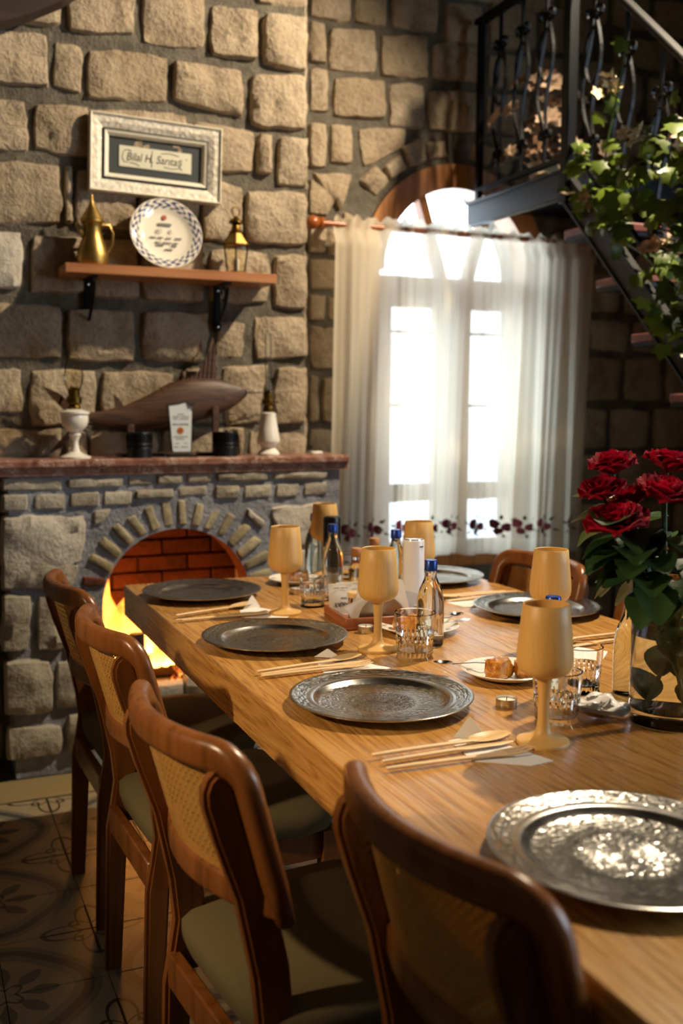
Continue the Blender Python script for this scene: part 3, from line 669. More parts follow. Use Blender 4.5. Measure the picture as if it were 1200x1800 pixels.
# firebox lined with red bricks
FB = 4.06
sh = MB().box(.50, 1.30, FB, FB + .05, .2, .95).box(.46, .52, 3.70, FB, .2, .95).box(1.26, 1.32, 3.70, FB, .2, .95).box(.46, 1.32, 3.72, FB, .90, .95)
sh.obj('firebox', 'soot', fp, smooth=0)
MB().box(.46, 1.32, 3.602, FB, .16, .235).obj('hearth_floor', 'ash', fp, smooth=0)
bk = MB().box(-.098, .098, -.02, 0, -.029, .029, .004).mesh('brick', 'red_brick', 0)
for r_ in range(10):
    zc = .27 + r_ * .066
    for c_ in range(5):
        xc = .53 + c_ * .205 + (r_ % 2) * .10
        if xc < 1.27: put('brick', bk, fp, (xc, FB + rng.uniform(-.002, .003), zc))
    for c_ in range(2):
        yc = 3.82 + c_ * .205 - (r_ % 2) * .06
        put('brick', bk, fp, (1.262, yc, zc), (0, 0, -PI / 2)); put('brick', bk, fp, (.518, yc, zc), (0, 0, PI / 2))
# rough stones on the hearth edge
for k, (x, z, w, h) in enumerate([(.70, .235, .12, .06), (.84, .235, .14, .05), (.97, .235, .11, .07), (1.09, .235, .12, .05)]):
    put('stone', stone_mesh([x - w / 2, z + h, x + w / 2, z + h, x + w / 2, z, x - w / 2, z], 3.615, .03, 1100 + k, 'hearth_stone', 1, 5), fp)
# mantel shelf of red marble: two moulded courses
ms = MB()
prof = [(3.795, 1.117), (3.575, 1.117), (3.566, 1.110), (3.566, 1.094), (3.572, 1.088), (3.580, 1.086), (3.580, 1.062), (3.795, 1.062)]
n_ = len(prof)
ms.add([(-.12, y, z) for y, z in prof] + [(1.556, y, z) for y, z in prof], [tuple(range(n_)), tuple(range(2 * n_ - 1, n_ - 1, -1))] + [(i, n_ + i, n_ + (i + 1) % n_, (i + 1) % n_) for i in range(n_)])
ms.obj('mantel_shelf', 'red_marble', fp, smooth=0)
# logs, embers, flames
def logthing(name, label, a, b, r, seed):
    rg = random.Random(seed); a = Vector(a); b = Vector(b); m = MB(); n = 7
    path = [tuple(a.lerp(b, i / n)) for i in range(n + 1)]
    m.tube(path, r, 9, [1 + rg.uniform(-.1, .1) for _ in path]); return tag(m.obj(name, 'log_bark', smooth=30), label, 'log', 'logs in the fire')
logthing('firewood_log', 'charred log standing upright at the front of the fire', (.757, 3.66, .24), (.752, 3.672, .468), .028, 1)
logthing('firewood_log', 'dark log lying low across the back of the hearth', (.62, 3.86, .285), (1.15, 3.90, .29), .05, 2)
logthing('firewood_log', 'short dark log lying at the right end of the hearth', (.93, 3.68, .262), (1.06, 3.75, .268), .032, 3)
logthing('firewood_log', 'sloping log burning on top of the fire', (.60, 3.80, .37), (.86, 3.88, .42), .04, 4)
fire = thing('fire', 'bright yellow and orange fire burning in the brick hearth', 'fire', (.80, 3.76, .235))
def flame_mb(x, y, z, h, w, seed):
    rg = random.Random(seed); m = MB(); n = 9
    path = []; sc = []
    for i in range(n + 1):
        t = i / n
        path.append((x + .035 * math.sin(t * 4 + seed) * t, y + .015 * math.sin(t * 5 + seed * 2) * t, z + h * t)); sc.append(max(.03, (math.sin(PI * min(1, t * 1.0 + .12) ** .75)) * (1 + .2 * math.sin(t * 9 + seed))))
    return m.tube(path, w, 10, sc)
for k, (x, y, z, h, w) in enumerate([(-.165, -.03, .10, .30, .055), (-.12, .0, .06, .40, .06), (-.08, -.02, .10, .30, .06), (-.15, .06, .14, .36, .05), (-.035, .03, .12, .26, .05), (.02, .05, .12, .20, .045), (-.185, .02, .05, .26, .045), (.06, -.03, .09, .09, .03), (.10, .0, .085, .08, .03), (-.12, -.05, .16, .17, .05), (.14, .02, .085, .07, .025), (.03, -.05, .09, .08, .028)]):
    flame_mb(x, y, z, h, w, k + 1).obj('flame', 'flame', fire, smooth=80)
rg = random.Random(3)
for k in range(16):
    m = MB(); bm = bmesh.new(); bmesh.ops.create_icosphere(bm, subdivisions=1, radius=rg.uniform(.022, .045))
    for v in bm.verts: v.co *= rg.uniform(.75, 1.2)
    m.bm(bm); m.obj('ember', 'ember', fire, (rg.uniform(-.16, .20), rg.uniform(-.06, .12), rg.uniform(.02, .075)), smooth=0)

# ---------------------------------------------------------------- curtain and rod
rod = thing('curtain_rod', 'brown wooden curtain rod with turned finial above the window', 'curtain rod', (1.62, 4.0, 2.058))
MB().tube([(0, 0, 0), (1.45, 0, 0)], .0125, 12).obj('pole', 'rod_wood', rod)
m = MB().lathe([(.012, 0), (.02, .004), (.024, .012), (.017, .02), (.024, .03), (.029, .045), (.024, .062), (.012, .072), (.004, .075)], 16)
m.xf(Matrix.Rotation(-PI / 2, 4, 'Y')).obj('finial', 'rod_wood', rod, (.0, 0, 0))
for xx in (.025, 1.40):
    MB().box(xx - .012, xx + .012, .0, .09, -.012, .012, .003).box(xx - .02, xx + .02, .082, .095, -.05, .04, .004).obj('bracket', 'rod_wood', rod)
def cur_y(u, t):
    a = 1 - t
    f = .026 * math.sin(u * 2 * PI * 7.3 + 1.2 * math.sin(u * 9)) + .014 * math.sin(u * 2 * PI * 12.7 + .8) + .006 * math.sin(u * 2 * PI * 31)
    return f * (.35 + .75 * a)
CX0, CX1 = 1.665, 2.965
def cur(u, t):
    top = 2.082 + .008 * math.sin(u * 2 * PI * 17) + .006 * math.sin(u * 2 * PI * 29)
    z = .635 + .012 * math.sin(u * 5) + (top - .635) * t
    a = 1 - t
    x = CX0 + (CX1 - CX0) * u + a * (.0 - .03 * (1 - u)) - a * .05 * u + .012 * math.sin(u * 2 * PI * 9) * a
    y = 3.965 + cur_y(u, t) - .02 * a
    if t > .955: y += .022 * (1 if t < .985 else .6)
    return (x, y, z)
nu, nv = 220, 46
mb = MB().grid(nu, nv, cur)
me = bpy.data.meshes.new('sheer_curtain'); me.from_pydata(mb.v, [], mb.f); me.materials.append(M['sheer_linen']); me.shade_smooth()
uvl = me.uv_layers.new(name='UVMap')
for l in me.loops:
    i = l.vertex_index; uvl.data[l.index].uv = ((i % (nu + 1)) / nu, (i // (nu + 1)) / nv)
curt = tag(put('sheer_curtain', me), 'cream sheer curtain with rose embroidery hanging in front of the window', 'curtain')
def on_curtain(u, t, pts):
    vs = []
    for du, dz in pts:
        p = cur(u + du / 1.3, t + dz / 1.45); vs.append((p[0], p[1] - .004, p[2]))
    return vs
rg = random.Random(5)
def blob(r, n, rr): return [(r * math.cos(2 * PI * i / n) * rg.uniform(1 - rr, 1 + rr), r * math.sin(2 * PI * i / n) * rg.uniform(1 - rr, 1 + rr)) for i in range(n)]
for k in range(10):
    u = .06 + k * .098; t = .088
    for (dx, dz, r, mt) in ((-.018, .012, .023, 'thread_rose'), (.024, -.002, .019, 'thread_pink'), (-.004, -.022, .017, 'thread_rose')):
        m = MB(); pts = [(dx + a, dz + b) for a, b in blob(r, 10, .18)]; c = on_curtain(u, t, [(dx, dz)])
        m.add(on_curtain(u, t, pts) + c, [(i, (i + 1) % 10, 10) for i in range(10)]); m.obj('embroidered_rose', mt, curt, smooth=0)
    for (dx, dz, ang, ln) in ((-.042, .012, 2.6, .024), (.03, .024, .8, .03), (-.03, -.018, 3.8, .022), (.045, -.012, 5.8, .022), (.006, .03, 1.5, .026), (.012, -.034, 4.9, .018)):
        ca, sa = math.cos(ang), math.sin(ang); pts = [(dx + ca * l - sa * w, dz + sa * l + ca * w) for l, w in ((0, 0), (ln * .4, ln * .25), (ln, 0), (ln * .4, -ln * .25))]
        MB().add(on_curtain(u, t, pts), [(0, 1, 2, 3)]).obj('embroidered_leaf', 'thread_green', curt, smooth=0)

# ---------------------------------------------------------------- steel stair
SX = 2.36
stair = thing('steel_stair', 'black steel staircase with landing, wrought railing and red wooden treads', 'stair', (0, 0, 0))
def part(mb, name, mat, par=stair, sm=38): return mb.obj(name, mat, par, smooth=sm)
part(MB().box(SX - .006, SX + .03, 3.345, 4.09, 2.105, 2.205, .003).box(SX - .02, SX + .04, 3.345, 4.09, 2.2, 2.212, .002), 'landing_beam', 'stair_steel')
part(MB().box(SX + .03, 3.35, 3.345, 4.09, 2.188, 2.204), 'landing_plate', 'iron', sm=0)
part(MB().box(SX + .03, 3.35, 3.345, 3.38, 2.10, 2.19), 'landing_crossbeam', 'iron', sm=0)
L = 2.25
for x0 in (SX - .006, 3.28):
    st_ = MB().prism([(3.372, 2.208), (3.372, 2.10), (3.372 - L + .1, 2.10 - L + .1), (3.372 - L + .1, 2.208 - L + .14), (3.352, 2.26 - .052)], .034, 'x', x0)
    st_.prism([(3.36, 2.106), (3.36, 2.094), (3.372 - L + .1, 2.094 - L + .112), (3.372 - L + .1, 2.106 - L + .112)], .05, 'x', x0 - .008)
    part(st_, 'stringer', 'stair_steel', sm=0)
for k in range(1, 10):
    z = 2.2 - .212 * k; y = 3.36 - .212 * k
    tr_ = part(MB().box(SX + .03, 3.28, y - .02, y + .25, z - .03, z, .004), 'tread', 'tread_wood')
    MB().box(SX + .03, 3.28, y - .01, y + .24, z - .045, z - .031).obj('tread_bracket', 'iron', tr_, smooth=0)
part(MB().box(SX - .022, SX + .022, 3.318, 3.362, 2.08, 3.02, .003), 'newel_post', 'iron')
part(MB().box(SX - .014, SX + .014, 3.985, 4.013, 2.2, 2.965, .003), 'post', 'iron')
part(MB().box(SX - .022, SX + .022, 3.34, 4.03, 2.955, 2.98, .003), 'handrail', 'iron')
part(MB().box(SX - .012, SX + .012, 3.36, 3.99, 2.245, 2.262), 'lower_rail', 'iron', sm=0)
HS = .92
part(MB().sweep([(SX, 3.345, 3.01), (SX, 1.6, 3.01 - HS * 1.745)], rrect(.045, .02, .004, 1), (0, 0, 1)), 'handrail', 'stair_steel')
part(MB().sweep([(SX, 3.33, 2.30), (SX, 1.6, 2.30 - 1.73)], rrect(.022, .016, .003, 1), (0, 0, 1)), 'lower_rail', 'iron')
def spiral(cy, cz, r, a0, turns, sgn, n=16):
    return [(0, cy + sgn * r * (1 - .72 * i / n) * math.cos(a0 + turns * 2 * PI * i / n), cz + r * (1 - .72 * i / n) * math.sin(a0 + turns * 2 * PI * i / n)) for i in range(n + 1)]
def baluster(h):
    """wrought panel, h high, local z from 0: bar, two scrolls, S shaped oval, foot scroll"""
    m = MB(); flat = [(-.003, -.007), (.003, -.007), (.003, .007), (-.003, .007)]; k = h / .70
    m.box(-.006, .006, -.006, .006, .56 * k, h)
    for s in (-1, 1): m.sweep(spiral(s * .026, .575 * k, .03, 2.4, 1.35, s), flat, None)
    pl = []; pr = []
    for i in range(21):
        t = i / 20
        pl.append((0, -.012 - .052 * math.sin(PI * t) * math.cos(t * 2.4) , (.555 - .42 * t) * k))
        pr.append((0, .012 + .055 * math.sin(PI * t) * math.cos((1 - t) * 2.4 - .5), (.555 - .42 * t) * k))
    m.sweep(pl, flat, None); m.sweep(pr, flat, None)
    ov = [(0, .046 * math.cos(2 * PI * i / 22), (.42 + .10 * math.sin(2 * PI * i / 22)) * k) for i in range(23)]
    m.sweep(ov, flat, None)
    for s in (-1, 1): m.sweep(spiral(s * .022, .115 * k, .025, -2.4, -1.3, s), flat, None)
    m.box(-.006, .006, -.006, .006, 0, .10 * k)
    return m
bal_me = baluster(.70).mesh('baluster', 'iron', 0)
for y in (3.50, 3.67, 3.84): put('baluster', bal_me, stair, (SX, y, 2.255))
for k in range(9):
    y = 3.20 - k * .19; put('baluster', bal_me, stair, (SX, y, 2.295 - (3.33 - y)))

# flower pot on the landing
pot = thing('dried_flower_pot', 'ribbed clay pot of pale dried flowers standing on the stair landing', 'flower pot', (2.50, 3.70, 2.205))
MB().lathe([(.05, 0), (.056, .01), (.05, .02), (.06, .035), (.054, .045), (.066, .06), (.06, .07), (.071, .085), (.064, .095), (.074, .11), (.066, .112), (.05, .03)], 20, cap1=True).obj('pot', 'pot_clay', pot)
rg = random.Random(8)
def flower5(r, mat, n=5):
    m = MB()
    for i in range(n):
        a = 2 * PI * i / n
        m.grid(2, 3, lambda u, v: (r * (.1 + v) * math.cos(a) - (u - .5) * r * .75 * math.sin(PI * min(1, v * .85 + .12)) * math.sin(a), r * (.1 + v) * math.sin(a) + (u - .5) * r * .75 * math.sin(PI * min(1, v * .85 + .12)) * math.cos(a), r * (.55 * v - .3 * v * v + .25 * abs(u - .5))))
    return m.mesh('petals', mat, 60)
dp = flower5(.036, 'dried_petal', 7); db = flower5(.03, 'dried_brown', 6); gl_ = None
stems = MB()
for k in range(58):
    a = rg.uniform(0, 2 * PI); r = abs(rg.gauss(0, .115)); z = rg.uniform(.14, .50) - r * .5
    p = Vector((r * math.cos(a), r * math.sin(a), max(.14, z)))
    stems.tube([(0, 0, .06), (p.x * .4, p.y * .4, p.z * .6), tuple(p)], .0018, 4)
    d = Vector((p.x, p.y, .12)).normalized()
    o = put('flower', dp if k % 3 else db, pot, p); o.rotation_euler = (d + Vector((-.4, -.6, 0))).to_track_quat('Z', 'Y').to_euler(); o.scale = [rg.uniform(.8, 1.35)] * 3
stems.obj('stems', 'dried_brown', pot)

# ivy garland on the stair railing
ivy = thing('ivy_garland', 'artificial ivy garland with cream flowers wound round the stair railing', 'garland', (2.33, 3.0, 2.2))
IV = Vector((2.33, 3.0, 2.2))
def ivyleaf(sz, bend):
    pts = [(0, 0), (.28, -.12), (.62, .05), (.48, .32), (.72, .62), (.36, .66), (0, 1.08), (-.36, .66), (-.72, .62), (-.48, .32), (-.62, .05), (-.28, -.12)]
    m = MB(); vs = [(x * sz, y * sz, -bend * sz * (x * x + (y - .4) ** 2)) for x, y in pts] + [(0, .4 * sz, .05 * sz)]
    return m.add(vs, [(i, (i + 1) % 12, 12) for i in range(12)]).mesh('leaf', 'ivy_leaf', 30)
leafs = [ivyleaf(.052, .35), ivyleaf(.064, .2), ivyleaf(.044, .5)]
rg = random.Random(21)
VP = [(3.167,2.103),(2.843,2.191),(2.787,2.206),(3.12,2.174),(2.989,2.128),(2.894,2.052),(3.223,2.175),(3.049,2.061),(2.921,2.0),(2.78,2.086),(2.669,2.027),(2.992,2.186),(3.183,2.065),(3.076,1.957),(2.743,1.914),(2.792,1.791),(2.679,1.741),(2.656,1.81),(2.855,1.875),(2.7,1.633),(2.644,1.592),(2.724,1.58),(2.648,1.665),(2.648,1.899),(2.703,2.159),(2.658,2.078),(3.05,2.11),(2.95,2.08),(3.0,2.0),(2.6,1.95),(2.58,1.75),(2.5,1.6),(2.55,2.1)]
def put_leaf(p, face):
    o = put('leaf', rg.choice(leafs), ivy, Vector(p) - IV)
    d = (Vector(face) + Vector((rg.gauss(0, .45), rg.gauss(0, .45), rg.gauss(0, .45)))).normalized()
    q = d.to_track_quat('Z', 'Y'); o.rotation_euler = (q @ Matrix.Rotation(rg.gauss(PI, .8), 3, 'Z').to_quaternion()).to_euler()
for (y, z) in VP:
    for k in range(6):
        put_leaf((SX + rg.gauss(-.035, .03), y + rg.gauss(0, .045), z + rg.gauss(0, .045)), (-.55, -.6, .55))
for p in ((2.982, 2.568), (3.05, 2.42), (2.711, 2.312), (2.68, 2.234), (3.096, 2.347), (3.017, 2.365), (3.193, 2.27)): put_leaf((SX - .03, p[0], p[1]), (-.5, -.6, .6))
path = [(SX - .02 + .03 * math.sin(i * 1.7), 3.28 - i * .062, 2.20 - i * .058 + .035 * math.sin(i * 1.1)) for i in range(16)]
MB().tube([tuple(Vector(p) - IV) for p in path], .004, 6).obj('stem', 'stem_green', ivy)
MB().tube([tuple(Vector(p) - IV) for p in [(SX - .02, 3.1, 2.10), (SX - .03, 3.06, 2.25), (SX - .02, 3.03, 2.38), (SX - .02, 2.985, 2.56)]], .003, 6).obj('stem', 'stem_green', ivy)
fl = {'cream_petal': flower5(.026, 'cream_petal'), 'white_petal': flower5(.026, 'white_petal'), 'dried_petal': flower5(.027, 'dried_petal')}
for (y, z, mt, n) in ((3.052, 2.432, 'cream_petal', 8), (2.889, 2.229, 'white_petal', 10), (2.739, 1.84, 'dried_petal', 9), (3.14, 2.07, 'dried_petal', 5), (2.655, 2.13, 'dried_petal', 5)):
    cl = put('flower_cluster', fl[mt], ivy, Vector((SX - .06, y, z)) - IV); cl.rotation_euler = (.9, -.5, 0)
    for k in range(n - 1):
        o = put('flower', fl[mt], cl, (rg.gauss(0, .024), rg.gauss(0, .024), rg.gauss(.01, .014))); o.rotation_euler = (rg.gauss(0, .6), rg.gauss(0, .6), rg.uniform(0, 6))

# ---------------------------------------------------------------- wall shelf and what stands on it
sh = thing('wall_shelf', 'pine wall shelf on two black scroll brackets above the mantel', 'shelf', (0, 0, 0))
MB().box(.515, 1.275, 3.60, 3.795, 1.752, 1.786, .002).obj('board', 'shelf_pine', sh)
for xb in (.618, 1.10):
    b = MB().box(xb - .012, xb + .012, 3.775, 3.79, 1.585, 1.752, .002).box(xb - .012, xb + .012, 3.63, 3.79, 1.745, 1.752)
    b.sweep([(xb, 3.782, 1.60)] + [(xb, 3.775 - .13 * math.sin(t * PI / 2), 1.60 + .135 * t) for t in [i / 8 for i in range(1, 9)]], rrect(.012, .006, .002, 1), None)
    b.sweep([(xb, 3.70 + .025 * math.cos(a), 1.715 + .025 * math.sin(a)) for a in [i * .6 for i in range(10)]], rrect(.01, .004, .001, 1), None)
    o = b.obj('bracket', 'iron', sh)
    for zz in (1.60, 1.735): MB().lathe([(.006, 0), (.005, .003), (.002, .004)], 8).xf(Matrix.Translation((xb, 3.775, zz)) @ Matrix.Rotation(PI / 2, 4, 'X')).obj('screw', 'chrome', o)

# framed calligraphy
fr = thing('picture_frame', 'white carved picture frame with name calligraphy on a dark mat, hung above the shelf', 'picture frame', (.868, 3.752, 2.19))
fr.rotation_euler = (R(1), R(1.6), 0)
W, H = .482, .272
def moulding(w, h, wd, y0, y1, yi):
    m = MB(); o = [(-w / 2, -h / 2), (w / 2, -h / 2), (w / 2, h / 2), (-w / 2, h / 2)]; i = [(-w / 2 + wd, -h / 2 + wd), (w / 2 - wd, -h / 2 + wd), (w / 2 - wd, h / 2 - wd), (-w / 2 + wd, h / 2 - wd)]
    mid = [((a[0] + b[0]) / 2, (a[1] + b[1]) / 2) for a, b in zip(o, i)]
    vs = [(x, y1, z) for x, z in o] + [(x, y0, z) for x, z in o] + [(x, (y0 + yi) / 2 - .004, z) for x, z in mid] + [(x, yi, z) for x, z in i] + [(x, y1, z) for x, z in i]
    fs = []
    for r in range(4):
        for k in range(4): fs.append((r * 4 + k, r * 4 + (k + 1) % 4, r * 4 + 4 + (k + 1) % 4, r * 4 + 4 + k))
    return m.add(vs, fs)
moulding(W, H, .008, -.012, .03, -.014).obj('outer_rim', 'frame_white', fr, smooth=0)
moulding(W - .016, H - .016, .042, -.010, .03, .004).obj('carved_moulding', 'carved_white', fr, smooth=0)
moulding(W - .098, H - .098, .006, -.002, .03, .004).obj('inner_rim', 'dark_ink', fr, smooth=0)
moulding(W - .11, H - .11, .016, -.004, .03, .010).obj('slip', 'frame_white', fr, smooth=0)
MB().box(-W / 2 + .06, W / 2 - .06, .014, .02, -H / 2 + .06, H / 2 - .06).obj('mat_board', 'slate_mat_board', fr, smooth=0)
MB().box(-.132, .132, .011, .0135, -.036, .036).obj('card', 'paper', fr, smooth=0)
text('lettering', 'Bilal H. Sarıtaş', .040, 'dark_ink', fr, (-.006, .0105, -.001), (PI / 2, 0, 0), .86, .22)
fl_ = MB()
for pts in ([(-.118, .012), (-.122, -.008), (-.112, -.02), (-.098, -.018)], [(-.118, .016), (-.105, .024), (-.088, .02)], [(-.094, -.02), (-.07, -.023), (-.058, -.03)], [(-.012, .03), (-.016, 0), (-.014, -.03)], [(.03, -.022), (.06, -.026), (.092, -.02), (.098, -.027)], [(.02, .024), (.05, .028), (.085, .022)], [(.112, .016), (.115, .011)]):
    fl_.tube([(x, .0105, z) for x, z in pts], .0016, 4)
fl_.obj('flourish', 'grey_ink', fr)['kind'] = 'stuff'
# dallah
dal = thing('brass_coffee_pot', 'brass long-spouted coffee pot with pointed lid at the left end of the shelf', 'coffee pot', (.625, 3.70, 1.786), R(10))
MB().lathe([(.048, 0), (.052, .006), (.056, .02), (.055, .045), (.046, .075), (.036, .10), (.031, .125), (.034, .148), (.04, .155), (.04, .160)], 28).obj('body', 'brass', dal)
MB().lathe([(.04, .160), (.041, .164), (.036, .172), (.028, .186), (.018, .202), (.009, .218), (.005, .232), (.006, .238), (.002, .252)], 24).obj('lid', 'brass', dal)
MB().tube([(.034, 0, .148), (.062, 0, .15), (.075, 0, .125), (.072, 0, .085), (.054, 0, .055)], .0045, 8).obj('handle', 'brass', dal)
MB().sweep([(-.03, 0, .105), (-.042, 0, .122), (-.052, 0, .140), (-.060, 0, .146)], rrect(.02, .016, .006, 2), (0, 1, 0), True, [1.3, 1, .7, .25]).obj('spout', 'brass', dal)
# porcelain plate leaning on the wall
pl = thing('commemorative_plate', 'white porcelain plate with blue patterned rim and small lettering leaning on the shelf', 'plate', (.886, 3.672, 1.788))
pl.rotation_euler = (R(-15), 0, 0)
face = MB().lathe([(.04, .0), (.075, .002), (.09, .006), (.098, .012), (.128, .022), (.131, .0225), (.1315, .0205), (.10, .008), (.08, -.003), (.05, -.006)], 56)
face.xf(Matrix.Translation((0, 0, 0)) @ Matrix.Rotation(PI / 2, 4, 'X'))
dish = face.obj('dish', 'blue_rim_print', pl, (0, 0, .1315))
prn = MB()
for (z, rows) in ((.042, [(-.024, .024)]), (.037, [(-.024, .024)]), (-.012, [(-.058, -.036), (-.03, -.01), (.0, .02), (.034, .058)]), (-.030, [(-.04, -.02), (-.014, .02), (.026, .044)]), (-.041, [(-.038, -.01), (.018, .038)]), (-.056, [(-.006, .022)])):
    for a, b in rows: prn.box(a, b, -.0055 - (.001 if abs(z) < .05 else .002), -.0035, z - .0018, z + .0018)
prn.obj('printed_lines', 'grey_ink', dish, smooth=0)['kind'] = 'stuff'
text('lettering', 'KI    A', .024, 'grey_ink', dish, (-.004, -.0058, .012), (PI / 2, 0, 0), .9)
MB().lathe([(.0095, 0), (.009, .0012)], 16).xf(Matrix.Translation((0, -.0045, .066)) @ Matrix.Rotation(PI / 2, 4, 'X')).obj('printed_emblem', 'red_ink', dish)
# lantern
ln = thing('brass_lantern', 'small six-sided brass lantern with glass panes at the right end of the shelf', 'lantern', (1.147, 3.69, 1.786), R(12))
def hexp(r, z, n=6): return [(r * math.cos(2 * PI * i / n), r * math.sin(2 * PI * i / n), z) for i in range(n)]
def hexloft(levels, n=6):
    m = MB(); vs = []; fs = []
    for r, z in levels: vs += hexp(r, z)
    for k in range(len(levels) - 1):
        for i in range(n): fs.append((k * n + i, k * n + (i + 1) % n, (k + 1) * n + (i + 1) % n, (k + 1) * n + i))
    fs += [tuple(range(n - 1, -1, -1)), tuple((len(levels) - 1) * n + i for i in range(n))]
    return m.add(vs, fs)
hexloft([(.038, 0), (.04, .004), (.04, .010), (.036, .012)]).obj('base', 'dark_brass', ln, smooth=0)
bars = MB()
for i in range(6):
    a, b = Vector(hexp(.036, .01)[i]), Vector(hexp(.051, .108)[i]); bars.tube([tuple(a), tuple(b)], .0028, 6)
    bars.tube([hexp(.051, .108)[i], hexp(.051, .108)[(i + 1) % 6]], .0028, 6)
    bars.tube([hexp(.051, .108)[i], hexp(.024, .152)[i]], .0025, 6)
bars.obj('frame', 'dark_brass', ln)
for i in range(6):
    p, q = hexp(.0355, .012), hexp(.0505, .108); j = (i + 1) % 6
    MB().add([p[i], p[j], q[j], q[i]], [(0, 1, 2, 3)]).obj('pane', 'amber_glass', ln, smooth=0)
for i in range(6):
    p, q = hexp(.0505, .110), hexp(.0235, .152); j = (i + 1) % 6
    MB().add([p[i], p[j], q[j], q[i]], [(0, 1, 2, 3)]).obj('roof_panel', 'brass', ln, smooth=0)
MB().lathe([(.024, .152), (.026, .156), (.018, .165), (.014, .182), (.027, .190), (.025, .196), (.01, .206), (.006, .214)], 16).obj('vent_cap', 'dark_brass', ln)
MB().tube([(.017 * math.cos(t), 0, .229 + .017 * math.sin(t)) for t in [2 * PI * i / 18 for i in range(19)]], .0032, 6).obj('hanging_ring', 'brass', ln)
MB().lathe([(.011, .012), (.011, .055), (.004, .058)], 12).obj('candle', 'wax', ln)

# ---------------------------------------------------------------- on the mantel
MZ = 1.117
l1 = thing('oil_lamp', 'white footed oil lamp with bulbous amber chimney at the left of the mantel', 'oil lamp', (.545, 3.67, MZ), 0, 'oil lamps on the mantel')
MB().lathe([(.054, 0), (.054, .005), (.036, .012), (.018, .022), (.012, .038), (.011, .06), (.018, .075), (.022, .082), (.017, .09), (.03, .098), (.044, .115), (.048, .135), (.047, .150), (.052, .156), (.052, .162), (.03, .170), (.02, .172)], 28).obj('base', 'milk_glass', l1)
MB().lathe([(.021, .170), (.023, .178), (.018, .186), (.027, .194), (.027, .212), (.02, .218), (.022, .24), (.013, .25)], 20).obj('burner', 'dark_brass', l1)
MB().lathe([(.021, .235), (.032, .27), (.034, .29), (.026, .33), (.015, .37), (.012, .41)], 24, False, False).obj('chimney', 'amber_glass', l1)
l2 = thing('oil_lamp', 'white tapering oil lamp with tall straight clear chimney at the right of the mantel', 'oil lamp', (1.265, 3.67, MZ), 0, 'oil lamps on the mantel')
MB().lathe([(.042, 0), (.043, .006), (.036, .016), (.026, .026), (.028, .034), (.042, .046), (.044, .056), (.036, .10), (.028, .15), (.029, .158), (.02, .162)], 28).obj('base', 'milk_glass', l2)
MB().lathe([(.02, .160), (.022, .175), (.017, .185), (.026, .195), (.026, .208), (.018, .214), (.02, .232), (.012, .245)], 20).obj('burner', 'dark_brass', l2)
MB().tube([(.02, 0, .2), (.036, -.01, .2)], .003, 6).obj('wick_knob', 'dark_brass', l2)
MB().lathe([(.018, .225), (.019, .25), (.0125, .275), (.0115, .46)], 20, False, False).obj('chimney', 'thin_glass', l2)
# sailfish
fish = thing('wooden_sailfish', 'carved dark wooden sailfish with raised fin on a stand, behind the award plaque', 'sculpture', (.90, 3.725, MZ))
st = [(.578, 1.262, .012), (.64, 1.258, .022), (.725, 1.259, .040), (.81, 1.275, .062), (.895, 1.305, .080), (.98, 1.322, .084), (1.065, 1.333, .072), (1.13, 1.340, .050), (1.165, 1.346, .034), (1.196, 1.352, .012)]
m = MB(); n = 16; vs = []; fs = []
for x, z, h in st:
    for j in range(n):
        a = 2 * PI * j / n; vs.append((x - .90, .42 * h * math.cos(a), z - MZ + h * math.sin(a)))
for i in range(len(st) - 1):
    for j in range(n): fs.append((i * n + j, i * n + (j + 1) % n, (i + 1) * n + (j + 1) % n, (i + 1) * n + j))
fs += [tuple(range(n)), tuple((len(st) - 1) * n + j for j in range(n))]
m.add(vs, fs).obj('body', 'carved_wood', fish)
def finp(pts, name, d=.007): return MB().prism([(x - .90, z - MZ) for x, z in pts], d, 'y', -d / 2).obj(name, 'carved_wood', fish, smooth=0)
finp([(.84, 1.335), (.90, 1.375), (.97, 1.40), (1.01, 1.43), (1.04, 1.48), (1.058, 1.545), (1.066, 1.56), (1.074, 1.50), (1.078, 1.40), (1.05, 1.36), (.95, 1.36)], 'dorsal_fin')
for k in range(9):
    x = .92 + k * .017; t = k / 8
    MB().tube([(x - .9, -.005, .27 + .0 * k), (x + .012 - .9, -.005, .285 + .13 * t * t)], .0022, 4).obj('fin_ray', 'carved_wood', fish)
finp([(.60, 1.268), (.57, 1.285), (.50, 1.345), (.44, 1.372), (.47, 1.335), (.535, 1.265), (.578, 1.255)], 'tail_fin')
finp([(.575, 1.268), (.60, 1.255), (.56, 1.21), (.50, 1.15), (.455, 1.128), (.49, 1.165), (.54, 1.22)], 'tail_fin')
finp([(.70, 1.285), (.735, 1.29), (.71, 1.33), (.692, 1.345)], 'second_dorsal_fin')
finp([(.93, 1.25), (1.0, 1.245), (.97, 1.215), (.90, 1.205)], 'belly_fin')
MB().tube([(.29, 0, .236), (.52, 0, .243)], .004, 6, [1, .3]).obj('bill', 'carved_wood', fish)
for x, z1 in ((.745, 1.235), (1.062, 1.30)):
    MB().box(x - .012 - .9, x + .012 - .9, -.046, -.03, 0, z1 - MZ, .002).obj('stand_post', 'carved_wood', fish)
MB().box(-.19, .20, -.05, .03, 0, .012, .002).obj('stand_base', 'carved_wood', fish)
